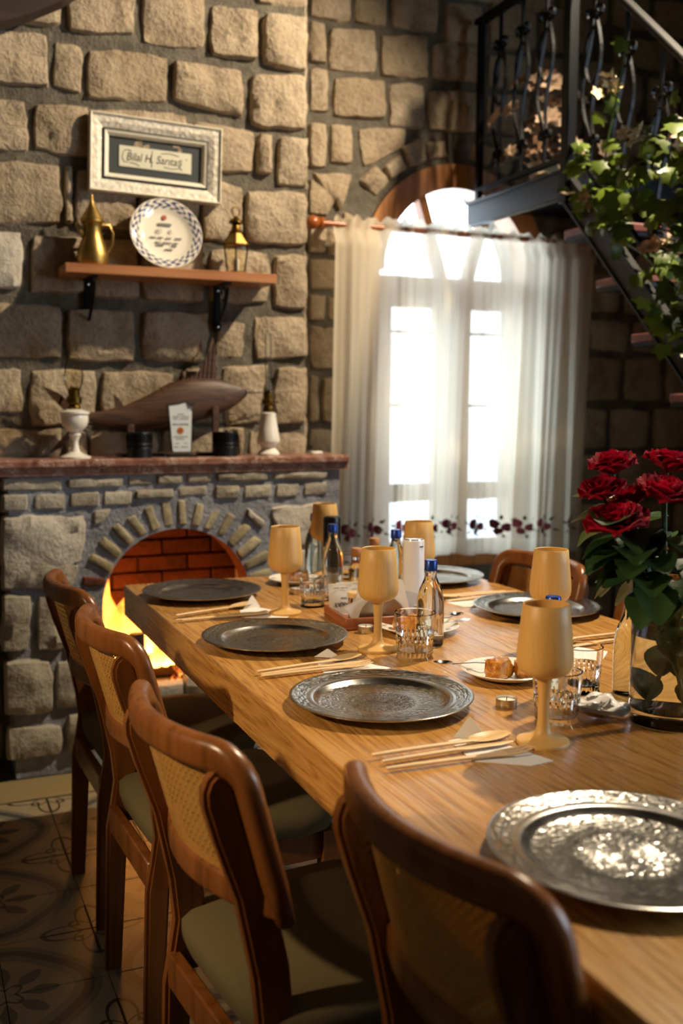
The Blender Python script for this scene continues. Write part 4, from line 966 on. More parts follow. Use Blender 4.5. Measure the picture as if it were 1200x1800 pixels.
# award plaque
aw = thing('award_plaque', 'clear glass award plaque with white certificate and silver star on the mantel', 'award', (.912, 3.62, MZ), R(-4))
MB().box(-.058, .058, -.03, .03, 0, .010, .002).obj('base', 'award_glass', aw)
MB().prism([(-.036, .012), (.040, .012), (.046, .19), (.05, .20), (.02, .207), (-.01, .198), (-.05, .196), (-.046, .15)], .012, 'y', -.006).obj('slab', 'award_glass', aw, smooth=0)
MB().prism([(-.030, .020), (.035, .020), (.041, .185), (.015, .195), (-.01, .188), (-.042, .184), (-.040, .15)], .001, 'y', -.0085).obj('certificate', 'award_paper', aw, smooth=0)
t_ = MB()
for z, rows in ((.155, [(-.012, .012)]), (.146, [(-.03, -.006), (.0, .03)]), (.138, [(-.028, -.01), (-.004, .028)]), (.074, [(-.026, .024)]), (.066, [(-.018, .012)]), (.05, [(-.02, -.008), (.012, .022)]), (.037, [(-.026, -.010), (.0, .024)])):
    for a, b in rows: t_.box(a, b, -.0095, -.0085, z - .0012, z + .0012)
t_.obj('printed_lines', 'grey_ink', aw, smooth=0)['kind'] = 'stuff'
text('lettering', 'BİLAL SARITAŞ', .0085, 'dark_ink', aw, (-.002, -.0088, .118), (PI / 2, 0, 0))
for r, mt, y in ((.0125, 'orange_ink', -.0088), (.007, 'red_ink', -.0092)): MB().lathe([(r, 0), (r, .0008)], 18).xf(Matrix.Translation((-.002, y, .096)) @ Matrix.Rotation(PI / 2, 4, 'X')).obj('printed_emblem', mt, aw)
MB().prism([((.017 if k % 2 == 0 else .007) * math.sin(k * PI / 5 + .15) + .040, (.017 if k % 2 == 0 else .007) * math.cos(k * PI / 5 + .15) + .192) for k in range(10)], .004, 'y', -.014).obj('star', 'chrome', aw, smooth=0)
# black candle holders
def holder(x, label):
    h = thing('candle_holder', label, 'candle holder', (x, 3.63, MZ), 0, 'black candle holders on the mantel')
    MB().lathe([(.044, 0), (.044, .03), (.044, .09), (.041, .09), (.041, .006), (.0, .006)], 28, True, False).obj('cup', 'black_metal', h)
    for z in (.088, .048, .034): MB().lathe([(.0445, z - .002), (.0455, z), (.0445, z + .002)], 28, False, False).obj('band', 'black_metal', h)
    cut = MB()
    for k in range(26):
        a = 2 * PI * k / 26; c, s = math.cos(a), math.sin(a)
        cut.tube([(.0445 * c, .0445 * s, .036), (.0452 * math.cos(a + .05), .0452 * math.sin(a + .05), .046)], .0012, 4)
        cut.tube([(.0445 * c, .0445 * s, .052), (.0455 * math.cos(a + .12), .0455 * math.sin(a + .12), .066), (.0445 * math.cos(a), .0445 * math.sin(a), .084)], .0016, 4)
    cut.obj('filigree', 'iron', h)['kind'] = 'stuff'
    MB().lathe([(.019, .006), (.019, .02), (.0, .02)], 16).obj('tealight', 'wax', h)
holder(.764, 'black pierced metal candle holder left of the award plaque')
holder(1.084, 'black pierced metal candle holder right of the award plaque')
tag(MB().box(1.44, 1.485, 3.66, 3.69, MZ, MZ + .012, .003).obj('eraser_block', 'white_ceramic'), 'small flat white block lying near the right end of the mantel', 'block')

# ---------------------------------------------------------------- table
TZ = .76
table = thing('dining_table', 'long thick oak dining table laid for a meal', 'table', (1.13, 1.4, 0))
MB().box(-.54, .54, -1.66, 1.664, TZ - .095, TZ, .003).obj('tabletop', 'table_oak', table)
for yy in (-1.1, 1.0):
    MB().box(-.05, .30, yy - .05, yy + .05, .04, TZ - .095, .004).obj('leg', 'table_oak', table)
    MB().box(-.30, .45, yy - .05, yy + .05, 0, .05, .004).obj('foot', 'table_oak', table)
MB().box(.08, .16, -1.05, .95, .25, .35, .004).obj('stretcher', 'table_oak', table)

# ---------------------------------------------------------------- chairs
def chair_proto(label):
    t = thing('dining_chair', label, 'chair', (0, 0, 0), 0, 'cane back dining chairs')
    # the curved back panel: local x forward, y sideways
    def px(y, z): return -.014 + .060 * min(1.25, (abs(y) / .205)) ** 2 + (.84 - z) * .27
    def P(y, z): return (px(y, z), y, z)
    path = []; zt = .843; yb = .198; r = .038
    for i in range(9): path.append(P(-yb, .615 + (zt - r - .615) * i / 8))
    for i in range(1, 6):
        a = PI - PI / 2 * i / 6; path.append(P(-yb + r + r * math.cos(a), zt - r + r * math.sin(a)))
    for i in range(15): path.append(P(-yb + r + (2 * yb - 2 * r) * i / 14, zt))
    for i in range(1, 6):
        a = PI / 2 - PI / 2 * i / 6; path.append(P(yb - r + r * math.cos(a), zt - r + r * math.sin(a)))
    for i in range(9): path.append(P(yb, zt - r - (zt - r - .615) * i / 8))
    n = len(path); sc = [.35, .8] + [1] * (n - 4) + [.8, .35]
    path[0] = P(-yb, .600); path[1] = P(-yb, .607); path[-1] = P(yb, .600); path[-2] = P(yb, .607)
    MB().sweep(path, rrect(.048, .031, .0145, 4), (1, 0, 0), True, sc).obj('back_frame', 'chair_beech', t, smooth=60)
    MB().sweep([P(-yb + .35 * yb * i / 3.5, .632) for i in range(21)][:0] + [P(-yb + 2 * yb * i / 14, .632) for i in range(15)], rrect(.044, .022, .008, 3), (1, 0, 0)).obj('lower_back_rail', 'chair_beech', t, smooth=60)
    # woven cane
    m = MB(); y0, y1, z0, z1 = -.178, .178, .645, .815
    def strip(pts, w, off):
        vs = []; fs = []
        for i, (y, z) in enumerate(pts):
            q = pts[min(i + 1, len(pts) - 1)]; p = pts[max(i - 1, 0)]
            d = Vector((q[0] - p[0], q[1] - p[1])).normalized(); nrm = (-d.y * w, d.x * w)
            for s in (-1, 1):
                yy, zz = y + s * nrm[0], z + s * nrm[1]; vs.append((px(yy, zz) + off, yy, zz))
        for i in range(len(pts) - 1): fs.append((2 * i, 2 * i + 1, 2 * i + 3, 2 * i + 2))
        m.add(vs, fs)
    st_ = .0132
    k = 0; y = y0
    while y <= y1:
        for o in (-.0018, .0018): strip([(y + o, z0 + (z1 - z0) * i / 4) for i in range(5)], .0011, .0006)
        y += st_
    z = z0
    while z <= z1:
        for o in (-.0018, .0018): strip([(y0 + (y1 - y0) * i / 12, z + o) for i in range(13)], .0011, -.0006)
        z += st_
    H_ = z1 - z0
    for sgn in (1, -1):
        c = -H_
        while c < (y1 - y0):
            a0 = max(0, c); a1 = min(y1 - y0, c + H_)
            if a1 - a0 > .01:
                pts = []
                for i in range(7):
                    a = a0 + (a1 - a0) * i / 6; zz = (a - c); zz = z0 + (zz if sgn > 0 else H_ - zz); pts.append((y0 + a, zz))
                strip(pts, .0015, .0002 * sgn)
            c += st_
    cane = m.obj('cane_panel', 'cane', t, smooth=0); cane['kind'] = 'stuff'
    # border strips of the panel
    # rear legs, each a bent board
    prof = [(.035, 0), (.045, .34), (.056, .40), (.064, .45), (.060, .52), (.040, .64), (.012, .73), (-.002, .78), (-.003, .80), (.003, .816), (.014, .826), (.027, .824), (.038, .812), (.056, .76), (.078, .69), (.098, .62), (.114, .53), (.118, .46), (.106, .40), (.092, .34), (.072, 0)]
    for s in (-1, 1):
        m = MB().prism([(a, b) for a, b in prof], .027, 'y', s * .168 - .0135)
        # lean each stile outwards with the curve of the back
        m.v = [(x + .012 - .012 * min(1, max(0, (z - .45) / .3)) , yy, z) for x, yy, z in m.v]
        lg = m.mesh('leg', 'chair_beech', 0)
        bm = bmesh.new(); bm.from_mesh(lg); bmesh.ops.bevel(bm, geom=[e for e in bm.edges if abs((e.verts[0].co - e.verts[1].co).normalized().y) < .1], offset=.006, segments=2, affect='EDGES'); bm.to_mesh(lg); bm.free()
        lg.shade_smooth(); lg.set_sharp_from_angle(angle=R(50)); put('leg', lg, t)
        MB().add([(.44, s * .185 - .018, 0), (.472, s * .185 - .018, 0), (.472, s * .185 + .012, 0), (.44, s * .185 + .012, 0), (.43, s * .19 - .02, .41), (.474, s * .19 - .02, .41), (.474, s * .19 + .018, .41), (.43, s * .19 + .018, .41)], [(0, 3, 2, 1), (4, 5, 6, 7), (0, 1, 5, 4), (1, 2, 6, 5), (2, 3, 7, 6), (3, 0, 4, 7)]).obj('leg', 'chair_beech', t, smooth=0)
        MB().box(.10, .45, s * .185 - .012, s * .185 + .012, .345, .405, .003).obj('seat_rail', 'chair_beech', t)
    MB().box(.062, .084, -.165, .165, .335, .395, .003).obj('seat_rail', 'chair_beech', t)
    MB().box(.44, .465, -.175, .175, .345, .405, .003).obj('seat_rail', 'chair_beech', t)
    # padded seat
    def seatf(u, v):
        a = 2 * PI * u; ex = 2 / 5.
        c, s_ = math.cos(a), math.sin(a); cx = math.copysign(abs(c) ** ex, c); sy = math.copysign(abs(s_) ** ex, s_)
        k = [0, .7, .93, 1, 1.0, .97, .6, 0][min(7, int(round(v * 7)))]; z = [.474, .472, .464, .452, .43, .412, .408, .408][min(7, int(round(v * 7)))]
        return (.28 + .205 * cx * k, (.225 - .015 * (cx < 0)) * sy * k, z)
    MB().grid(40, 7, seatf).obj('seat', 'olive_fabric', t, smooth=60)
    return t
ch = chair_proto('cane back chair farthest along the left side, its back against the view of the fireplace')
ch.location = (.337, 2.625, 0); ch.rotation_euler = (0, 0, R(2))
dup(ch, (.340, 2.10, 0), R(3), 'second cane back chair from the fireplace on the left side of the table')
dup(ch, (.325, 1.43, 0), R(6), 'second cane back chair from the viewer on the left, its woven panel in view')
dup(ch, (.485, .955, 0), R(3), 'cane back chair nearest the viewer, pushed close against the table edge')
dup(ch, (1.745, 2.50, 0), R(182), 'cane back chair across the table behind a goblet, in front of the curtain')
dup(ch, (1.775, 1.93, 0), R(179), 'cane back chair on the right side of the table half hidden by the rose leaves')

# ---------------------------------------------------------------- place settings
def charger_mesh():
    pr = [(.0, .0035), (.05, .0035), (.112, .0042), (.118, .006), (.124, .0125), (.128, .0145), (.134, .0150), (.160, .0185), (.164, .0205), (.168, .0215), (.170, .0205), (.1695, .0185), (.165, .0165), (.13, .0115), (.121, .004), (.112, .0), (.05, .0)]
    return MB().lathe(pr, 96, False, True).mesh('charger', 'engraved_pewter', 50)
cm = charger_mesh()
CH = [(.765, 2.808, 'engraved dark metal charger plate at the fireplace end, left side of the table'),
      (.770, 2.190, 'engraved dark metal charger plate second from the fireplace, left of the wooden caddy'),
      (.788, 1.652, 'engraved metal charger plate bright with reflected light, third from the fireplace on the left'),
      (.790, .957, 'engraved metal charger plate nearest the viewer, sparkling at its centre'),
      (1.50, 2.800, 'engraved metal charger plate at the far right corner of the table, half hidden by bottles'),
      (1.535, 2.258, 'engraved metal charger plate on the right side behind two goblets')]
for k, (x, y, lb) in enumerate(CH):
    o = put('charger_plate', cm, None, (x, y, TZ), (0, 0, k * 1.1)); tag(o, lb, 'plate', 'engraved metal charger plates')

gprof = [(.043, 0), (.0438, .003), (.0425, .0062), (.034, .0088), (.022, .0118), (.0145, .0165), (.011, .025), (.0095, .04), (.009, .06), (.0096, .08), (.0112, .098), (.0135, .1095), (.022, .1125), (.032, .116), (.040, .122), (.0445, .130), (.0460, .140), (.0455, .152), (.0435, .175), (.041, .20), (.0380, .2305), (.0367, .232), (.0352, .2305), (.038, .20), (.0415, .17), (.0425, .15), (.041, .134), (.034, .126), (.018, .122), (.0, .121)]
gm = MB().lathe(gprof, 40, True, False).mesh('goblet', 'goblet_maple', 50)
for k, (x, y, lb) in enumerate([(.901, 2.482, 'turned wooden goblet between the first two charger plates on the left'),
        (.958, 2.030, 'turned wooden goblet in front of the wooden caddy, sharp in the middle of the table'),
        (.940, 1.355, 'large-looking pale wooden goblet nearest the viewer, in front of a cut glass tumbler'),
        (1.31, 1.875, 'pale wooden goblet standing behind the nearest goblet, before the right-hand chair'),
        (1.285, 2.465, 'wooden goblet behind the white mill against the curtain'),
        (1.232, 3.02, 'wooden goblet at the far end of the table, only its rim above the bottles')]):
    o = put('wooden_goblet', gm, None, (x, y, TZ), (0, 0, k * .7)); tag(o, lb, 'goblet', 'turned wooden goblets')

# bottles of water
def bottle(x, y, label, rz=0):
    b = thing('water_bottle', label, 'bottle', (x, y, TZ), rz, 'glass water bottles with blue caps')
    MB().lathe([(.026, 0), (.030, .003), (.0315, .01), (.0315, .095), (.0305, .11), (.026, .13), (.0185, .148), (.0135, .160), (.0125, .172), (.0125, .180)], 32).obj('body', 'bottle_glass', b)
    MB().lathe([(.0142, .174), (.0150, .176), (.0150, .180), (.0145, .182), (.0145, .197), (.013, .199)], 24).obj('cap', 'blue_cap', b)
    lab = MB(); vs = []; n = 14
    for i in range(n + 1):
        a = -.9 + 1.8 * i / n - PI / 2 - .3
        vs += [(.0319 * math.cos(a), .0319 * math.sin(a), .03), (.0319 * math.cos(a), .0319 * math.sin(a), .075)]
    lab.add(vs, [(2 * i, 2 * i + 2, 2 * i + 3, 2 * i + 1) for i in range(n)]).obj('label', 'label_film', b, smooth=60)
    return b
b0 = bottle(1.088, 2.025, 'glass water bottle with blue cap behind the sharp tumbler, before the white mill')
dup(b0, (1.145, 2.745, TZ), .4, 'glass water bottle with blue cap in front of the black mill')
dup(b0, (1.205, 3.04, TZ), .2, 'glass water bottle with blue cap farthest back, left of the black mill')
dup(b0, (1.262, 2.56, TZ), -.3, 'glass water bottle with blue cap just left of the white mill')
dup(b0, (1.09, 1.55, TZ), .1, 'glass water bottle hidden behind the nearest goblet, only its blue cap showing')
dup(b0, (1.255, 1.53, TZ), .7, 'glass water bottle touching the left side of the rose vase')

# mills
def mill(x, y, mat, label):
    w = thing('pepper_mill', label, 'pepper mill', (x, y, TZ), 0, 'cylindrical electric mills')
    MB().lathe([(.0275, .038), (.0275, .199), (.0262, .2035), (.024, .2045)], 32).obj('body', mat, w)
    MB().lathe([(.024, .2045), (.0235, .2065), (.020, .2075)], 32).obj('top_plate', 'chrome' if mat == 'white_plastic' else mat, w)
    MB().lathe([(.0262, 0), (.027, .003), (.0268, .038)], 32).obj('grinder_base', 'brushed_steel', w)
    MB().box(-.006, .006, -.0283, -.0265, .187, .190).xf(Matrix.Rotation(.35, 4, 'Z')).obj('slot', 'black_plastic', w, smooth=0)
    MB().lathe([(.0277, .036), (.0277, .040)], 32, False, False).obj('ring', 'chrome', w)
mill(1.192, 2.313, 'white_plastic', 'tall white cylindrical mill with chrome top in the middle of the table')
mill(1.195, 2.87, 'black_plastic', 'black cylindrical mill standing among the bottles')

# corked oil and vinegar bottles
def cruet(x, y, label, fill):
    w = thing('corked_cruet', label, 'bottle', (x, y, TZ), 0, 'corked cruets')
    MB().lathe([(.021, 0), (.023, .003), (.0235, .02), (.0235, .07), (.019, .082), (.0155, .088), (.0155, .104), (.017, .106), (.017, .110)], 24).obj('body', fill, w)
    MB().lathe([(.0135, .108), (.0165, .112), (.0165, .132), (.015, .134)], 20).obj('stopper', 'cork', w)
    MB().lathe([(.0162, .092), (.0168, .095), (.0162, .098)], 20, False, False).obj('neck_ring', 'red_ink', w)
cruet(1.195, 2.68, 'corked glass cruet of clear vinegar just right of the front blue capped bottle', 'bottle_glass')
cruet(1.335, 2.86, 'corked cruet farther back with only its cork showing between goblet and bottle', 'oil_glass')

# cut glass tumblers
def tumbler_mesh(h=.09, r=.041):
    pr = []; n = 15
    for i in range(n + 1):
        z = h * i / n; pr.append((r * (.90 + .10 * i / n), z))
    def cut(a, z, k):
        if k > n or z > .62 * h or k == 0: return 1
        t = z / (.62 * h)
        f = abs(((a * 12 / (2 * PI) + t * 2.0) % 1) - .5) + abs(((a * 12 / (2 * PI) - t * 2.0) % 1) - .5)
        return 1 - .11 * (1 - abs(f - .5) * 2) * (1 if t < .8 else (1 - t) / .2)
    inner = [(r * .965, h + .0008), (r * .93, h - .001), (r * .90, h * .6), (r * .84, h * .2), (r * .7, h * .16), (0.001, h * .155)]
    return MB().lathe(pr + inner, 72, True, False, cut).mesh('tumbler', 'clear_glass', 20)
tm = tumbler_mesh()
for k, (x, y, s, lb) in enumerate([(1.007, 2.552, .92, 'cut glass tumbler beside the sugar sachets, left of the caddy'),
        (1.004, 1.938, 1.12, 'cut glass tumbler in sharp focus in front of the blue capped bottle'),
        (1.020, 1.432, 1.05, 'cut glass tumbler directly behind the nearest goblet'),
        (1.185, 1.585, .98, 'cut glass tumbler next to the rose vase, behind the wrapped wipe'),
        (1.265, 2.93, .9, 'cut glass tumbler at the far end among the bottles'),
        (1.062, 2.62, .62, 'small glass cup between the far tumbler and the bottle')]):
    o = put('glass_tumbler', tm, None, (x, y, TZ), (0, 0, k * .4)); o.scale = (s, s, s); tag(o, lb, 'glass', 'cut glass tumblers')

# dessert plates with baklava
def dplate(x, y, r, label):
    p = thing('dessert_plate', label, 'plate', (x, y, TZ), 0, 'white dessert plates')
    k = r / .10
    MB().lathe([(.0, .005), (.058 * k, .005), (.068 * k, .008), (.094 * k, .017), (.098 * k, .0185), (.100 * k, .0175), (.098 * k, .0155), (.07 * k, .004), (.058 * k, 0)], 56, False, True).obj('dish', 'white_ceramic', p)
    m = MB(); rg = random.Random(int(x * 100))
    for i in range(5):
        a = .3 + i * 1.25; c = Vector((.082 * k * math.cos(a), .082 * k * math.sin(a), .0142 + .001))
        m.tube([tuple(c + Vector((.008 * math.cos(b) * (1 - b / 9), .008 * math.sin(b) * (1 - b / 9), 0))) for b in [q * .7 for q in range(9)]], .0006, 4)
    m.obj('painted_scroll', 'grey_ink', p); return p
dplate(1.090, 2.905, .085, 'white dessert plate with pastry at the far end of the table')
dplate(1.130, 2.165, .100, 'white dessert plate with pastry and metal cutlery behind the sharp tumbler')
dplate(1.105, 1.728, .092, 'white dessert plate with a piece of baklava left of the nearest goblet')
def pastry(x, y, z, s, rz, label, seed):
    bm = bmesh.new(); bmesh.ops.create_cube(bm, size=1); bmesh.ops.subdivide_edges(bm, edges=bm.edges[:], cuts=4, use_grid_fill=True)
    for v in bm.verts:
        c = v.co * 1.0; q = c.normalized() * .62; c = c.lerp(q, .45)
        nn = noise.noise(c * 3 + Vector((seed, 0, 0))) * .16 + noise.noise(c * 9 + Vector((seed, 3, 0))) * .08
        v.co = Vector((c.x * (1 + nn) * .055 * s, c.y * (1 + nn) * .036 * s, (c.z + .45) * (1 + nn) * .036 * s))
    o = MB().bm(bm).obj('baklava', 'baked_pastry', None, (x, y, z), smooth=50); o.rotation_euler = (0, 0, rz)
    return tag(o, label, 'pastry', 'pieces of baklava')
pastry(1.096, 2.905, TZ + .006, 1.0, .3, 'golden pastry on the far dessert plate', 1)
pastry(1.098, 2.172, TZ + .006, 1.0, -.4, 'baklava on the plate behind the sharp tumbler, larger piece', 2)
pastry(1.135, 2.205, TZ + .006, .8, .9, 'smaller baklava piece at the back of the same plate', 3)
pastry(1.078, 1.712, TZ + .006, 1.05, .5, 'syrupy baklava at the left of the plate beside the nearest goblet', 4)
pastry(1.135, 1.70, TZ + .006, .85, -.3, 'second baklava piece partly hidden behind the nearest goblet', 5)
def metal_fork(x, y, z, rz, label, kind):
    m = MB(); L_ = .135
    m.sweep([(0, 0, .004), (L_ * .35, 0, .006), (L_ * .62, 0, .003), (L_ * .72, 0, .002)], rrect(.008, .002, .0008, 1), (0, 0, 1), True, [1.1, .8, .6, .9])
    if kind == 'fork':
        m.add([(L_ * .7, -.008, .002), (L_ * .82, -.010, .001), (L_ * .82, .010, .001), (L_ * .7, .008, .002), (L_ * .7, -.008, .0035), (L_ * .82, -.010, .0025), (L_ * .82, .010, .0025), (L_ * .7, .008, .0035)], [(0, 1, 2, 3), (7, 6, 5, 4), (0, 4, 5, 1), (1, 5, 6, 2), (2, 6, 7, 3), (3, 7, 4, 0)])
        for k in (-1, -.33, .33, 1): m.sweep([(L_ * .81, k * .0085, .002), (L_ * .92, k * .0085, .001), (L_, k * .008, .004)], rrect(.003, .0015, .0005, 1), (0, 0, 1), True, [1, 1, .5])
    else:
        m.grid(8, 8, lambda u, v: (L_ * (.70 + .3 * v), (u - .5) * .030 * math.sin(PI * (.12 + .86 * v)) ** .6, .006 - .006 * (1 - (2 * u - 1) ** 2) * math.sin(PI * v)))
    o = m.obj('metal_' + kind, 'chrome', None, (x, y, z), smooth=50); o.rotation_euler = (0, R(-3), rz); return tag(o, label, kind)
metal_fork(1.125, 2.115, TZ + .017, .18, 'steel fork lying on the dessert plate behind the sharp tumbler', 'fork')
metal_fork(1.145, 2.15, TZ + .017, .35, 'steel spoon lying on the dessert plate behind the sharp tumbler', 'spoon')
metal_fork(1.10, 1.755, TZ + .0165, 2.9, 'steel spoon resting on the rim of the dessert plate beside the nearest goblet', 'spoon')

# tea lights
def tealight(x, y, label):
    t = thing('tea_light', label, 'candle', (x, y, TZ), 0, 'tea lights on the table')
    MB().lathe([(.019, 0), (.0195, .001), (.0195, .017), (.0188, .017), (.0188, .012)], 24, True, False).obj('cup', 'aluminium', t)
    MB().lathe([(.0187, .010), (.018, .0125), (.0, .0118)], 24, False, False).obj('wax', 'wax', t)
    MB().tube([(0, 0, .011), (.001, 0, .019)], .0008, 5).obj('wick', 'dark_ink', t)
tealight(1.006, 2.20, 'tea light beside the corner of the wooden caddy')
tealight(.992, 1.548, 'tea light standing alone on bare wood left of the nearest goblet')
tealight(1.03, 2.735, 'tea light at the far end near the first dessert plate')

# wooden cutlery laid on napkins
def spoon_mesh():
    L_ = .252; m = MB()
    m.sweep([(0, 0, .006), (.05, 0, .006), (.12, 0, .0055), (.17, 0, .005), (.19, 0, .005)], rrect(.010, .006, .0027, 2), (0, 0, 1), True, [(.75, .75), (1, 1), (.95, .9), (1.2, .7), (1.6, .6)])
    def b(u, v):
        w = .021 * math.sin(PI * (.10 + .86 * v)) ** .55
        return (.18 + .072 * v, (2 * u - 1) * w, .0065 + .004 * v - .0055 * (1 - (2 * u - 1) ** 2) * math.sin(PI * v))
    m.grid(8, 9, b); m.grid(8, 9, lambda u, v: (b(u, v)[0], b(u, v)[1], b(u, v)[2] - .0022)); return m.mesh('spoon', 'pale_maple', 50)
def fork_mesh():
    m = MB()
    m.sweep([(0, 0, .005), (.05, 0, .005), (.14, 0, .0045), (.18, 0, .004), (.205, 0, .0045)], rrect(.010, .006, .0027, 2), (0, 0, 1), True, [(.75, .75), (1, 1), (.95, .9), (1.7, .6), (2.9, .5)])
    for k in (-1, 0, 1): m.sweep([(.203, k * .0105, .0045), (.225, k * .0105, .005), (.248, k * .0095, .009)], rrect(.0075, .003, .001, 1), (0, 0, 1), True, [1, .9, .45])
    return m.mesh('fork', 'pale_maple', 50)
def knife_mesh():
    m = MB()
    m.sweep([(0, 0, .005), (.06, 0, .005), (.13, 0, .005), (.16, 0, .0045), (.21, 0, .004), (.240, 0, .004)], rrect(.010, .006, .0027, 2), (0, 0, 1), True, [(.75, .75), (1, 1), (1, .9), (1.6, .5), (1.7, .4), (.5, .35)])
    return m.mesh('knife', 'pale_maple', 50)
mesh_of = {'spoon': spoon_mesh(), 'fork': fork_mesh(), 'knife': knife_mesh()}
def cutlery(kind, x, y, dz, ang, where):
    o = put('wooden_' + kind, mesh_of[kind], None, (x, y, TZ + dz), (0, 0, ang)); tag(o, 'pale wooden ' + kind + ' ' + where, kind, 'wooden cutlery')
def napkin(pts, tip, where):
    """flat folded napkin with one corner standing up; pts: outline on the table"""
    n_ = len(pts); c = Vector((sum(p[0] for p in pts) / n_, sum(p[1] for p in pts) / n_))
    m = MB(); m.add([(p[0], p[1], TZ) for p in pts] + [(p[0], p[1], TZ + .0012) for p in pts], [tuple(range(n_ - 1, -1, -1)), tuple(range(n_, 2 * n_))] + [(i, (i + 1) % n_, n_ + (i + 1) % n_, n_ + i) for i in range(n_)])
    a, b, h = tip
    d = (Vector(b) - Vector(a)); mid = (Vector(a) + Vector(b)) / 2
    m.add([(a[0], a[1], TZ + .0012), (b[0], b[1], TZ + .0012), (mid.x + .004, mid.y + .012, TZ + h), (a[0] + .002, a[1], TZ + .0012), (b[0] + .002, b[1], TZ + .0012), (mid.x + .007, mid.y + .010, TZ + h - .001)], [(0, 1, 2), (5, 4, 3), (0, 2, 5, 3), (1, 4, 5, 2)])
    tag(m.obj('paper_napkin', 'napkin_white', None, smooth=0), 'folded white napkin under wooden cutlery ' + where, 'napkin', 'napkins under the cutlery')
S1 = 'between the two far charger plates on the left'
napkin([(.80, 2.56), (.85, 2.60), (.92, 2.47), (.88, 2.42), (.78, 2.48)], ((.815, 2.575), (.865, 2.585), .034), S1)
cutlery('spoon', .617, 2.525, .003, .33, S1); cutlery('knife', .62, 2.47, .002, .10, S1); cutlery('fork', .605, 2.475, .002, .03, S1)
S2 = 'in sharp focus before the bright charger plate'
napkin([(.79, 1.98), (.85, 1.995), (.915, 1.875), (.87, 1.845), (.77, 1.89)], ((.80, 2.02), (.85, 1.985), .018), S2)
cutlery('spoon', .637, 1.922, .003, .17, S2); cutlery('knife', .640, 1.905, .002, .11, S2); cutlery('fork', .636, 1.893, .002, .05, S2)
S3 = 'behind the back of the nearest chair'
napkin([(.80, 1.42), (.86, 1.43), (.905, 1.275), (.86, 1.27), (.79, 1.32)], ((.815, 1.43), (.865, 1.405), .034), S3)
cutlery('spoon', .645, 1.385, .003, .02, S3); cutlery('knife', .650, 1.358, .002, .03, S3); cutlery('fork', .643, 1.328, .002, -.03, S3)
S4 = 'on the right side by the far right charger plate'
napkin([(1.37, 2.46), (1.42, 2.50), (1.47, 2.44), (1.44, 2.36), (1.38, 2.38)], ((1.40, 2.47), (1.44, 2.49), .004), S4)
cutlery('spoon', 1.62, 2.49, .003, PI - .02, S4); cutlery('knife', 1.61, 2.465, .002, PI + .02, S4); cutlery('fork', 1.60, 2.515, .002, PI - .05, S4)
S5 = 'on the right side between tumbler and far goblet'
napkin([(1.33, 1.86), (1.39, 1.90), (1.43, 1.82), (1.38, 1.77), (1.33, 1.80)], ((1.36, 1.86), (1.40, 1.87), .004), S5)
cutlery('spoon', 1.60, 1.93, .003, PI - .02, S5); cutlery('knife', 1.60, 1.89, .002, PI + .03, S5)
cutlery('spoon', 1.02, .745, .003, PI + .08, 'peeping in at the near right edge of the table')

# caddy with sachets and napkins
cd = thing('wooden_caddy', 'reddish wooden table caddy holding sachets and a metal napkin holder', 'caddy', (1.075, 2.315, TZ), R(-6))
MB().box(-.10, .10, -.095, .095, 0, .008, .002).obj('base', 'tray_wood', cd)
for x0, x1, y0, y1 in ((-.10, .10, -.095, -.087), (-.10, .10, .087, .095), (-.10, -.092, -.087, .087), (.092, .10, -.087, .087)): MB().box(x0, x1, y0, y1, .008, .030, .002).obj('side', 'tray_wood', cd)
nh = thing('napkin_holder', 'half-round steel napkin holder standing in the wooden caddy', 'napkin holder', (1.075, 2.262, TZ + .008), R(-14))
for yy in (-.018, .018):
    n_ = 20; pts = [(.060 * math.cos(PI * i / n_), .004 + .066 * math.sin(PI * i / n_)) for i in range(n_ + 1)]
    MB().prism(pts, .0015, 'y', yy).obj('plate', 'brushed_steel', nh, smooth=0)
MB().box(-.055, .055, -.018, .0195, .0, .004).obj('base', 'brushed_steel', nh, smooth=0)
for k in range(5):
    a = -.22 + k * .05; yy = 2.262 - .010 + k * .0055
    m = MB()
    x0 = -.095 if k < 3 else -.05; x1 = .05 if k < 3 else .10
    m.grid(6, 4, lambda u, v: (x0 + (x1 - x0) * u + (.025 * (1 - v) if k < 3 else -.02 * (1 - v)), .004 * math.sin(u * 5 + k), .004 + (.034 + .068 * (u if k < 3 else 1 - .6 * u)) * v))
    m.add([(x, y + .001, z) for x, y, z in m.v], m.f)
    o = m.obj('holder_napkin', 'napkin_white', None, (1.075, yy, TZ + .010), smooth=60); o.rotation_euler = (0, 0, R(-14))
    tag(o, ['foremost white napkin fanned out to the left from the steel holder', 'second white napkin fanned out to the left from the steel holder', 'third white napkin fanned out to the left from the steel holder', 'white napkin rising to the right inside the steel holder', 'rearmost white napkin rising to the right in the steel holder'][k], 'napkin', 'napkins in the steel holder')
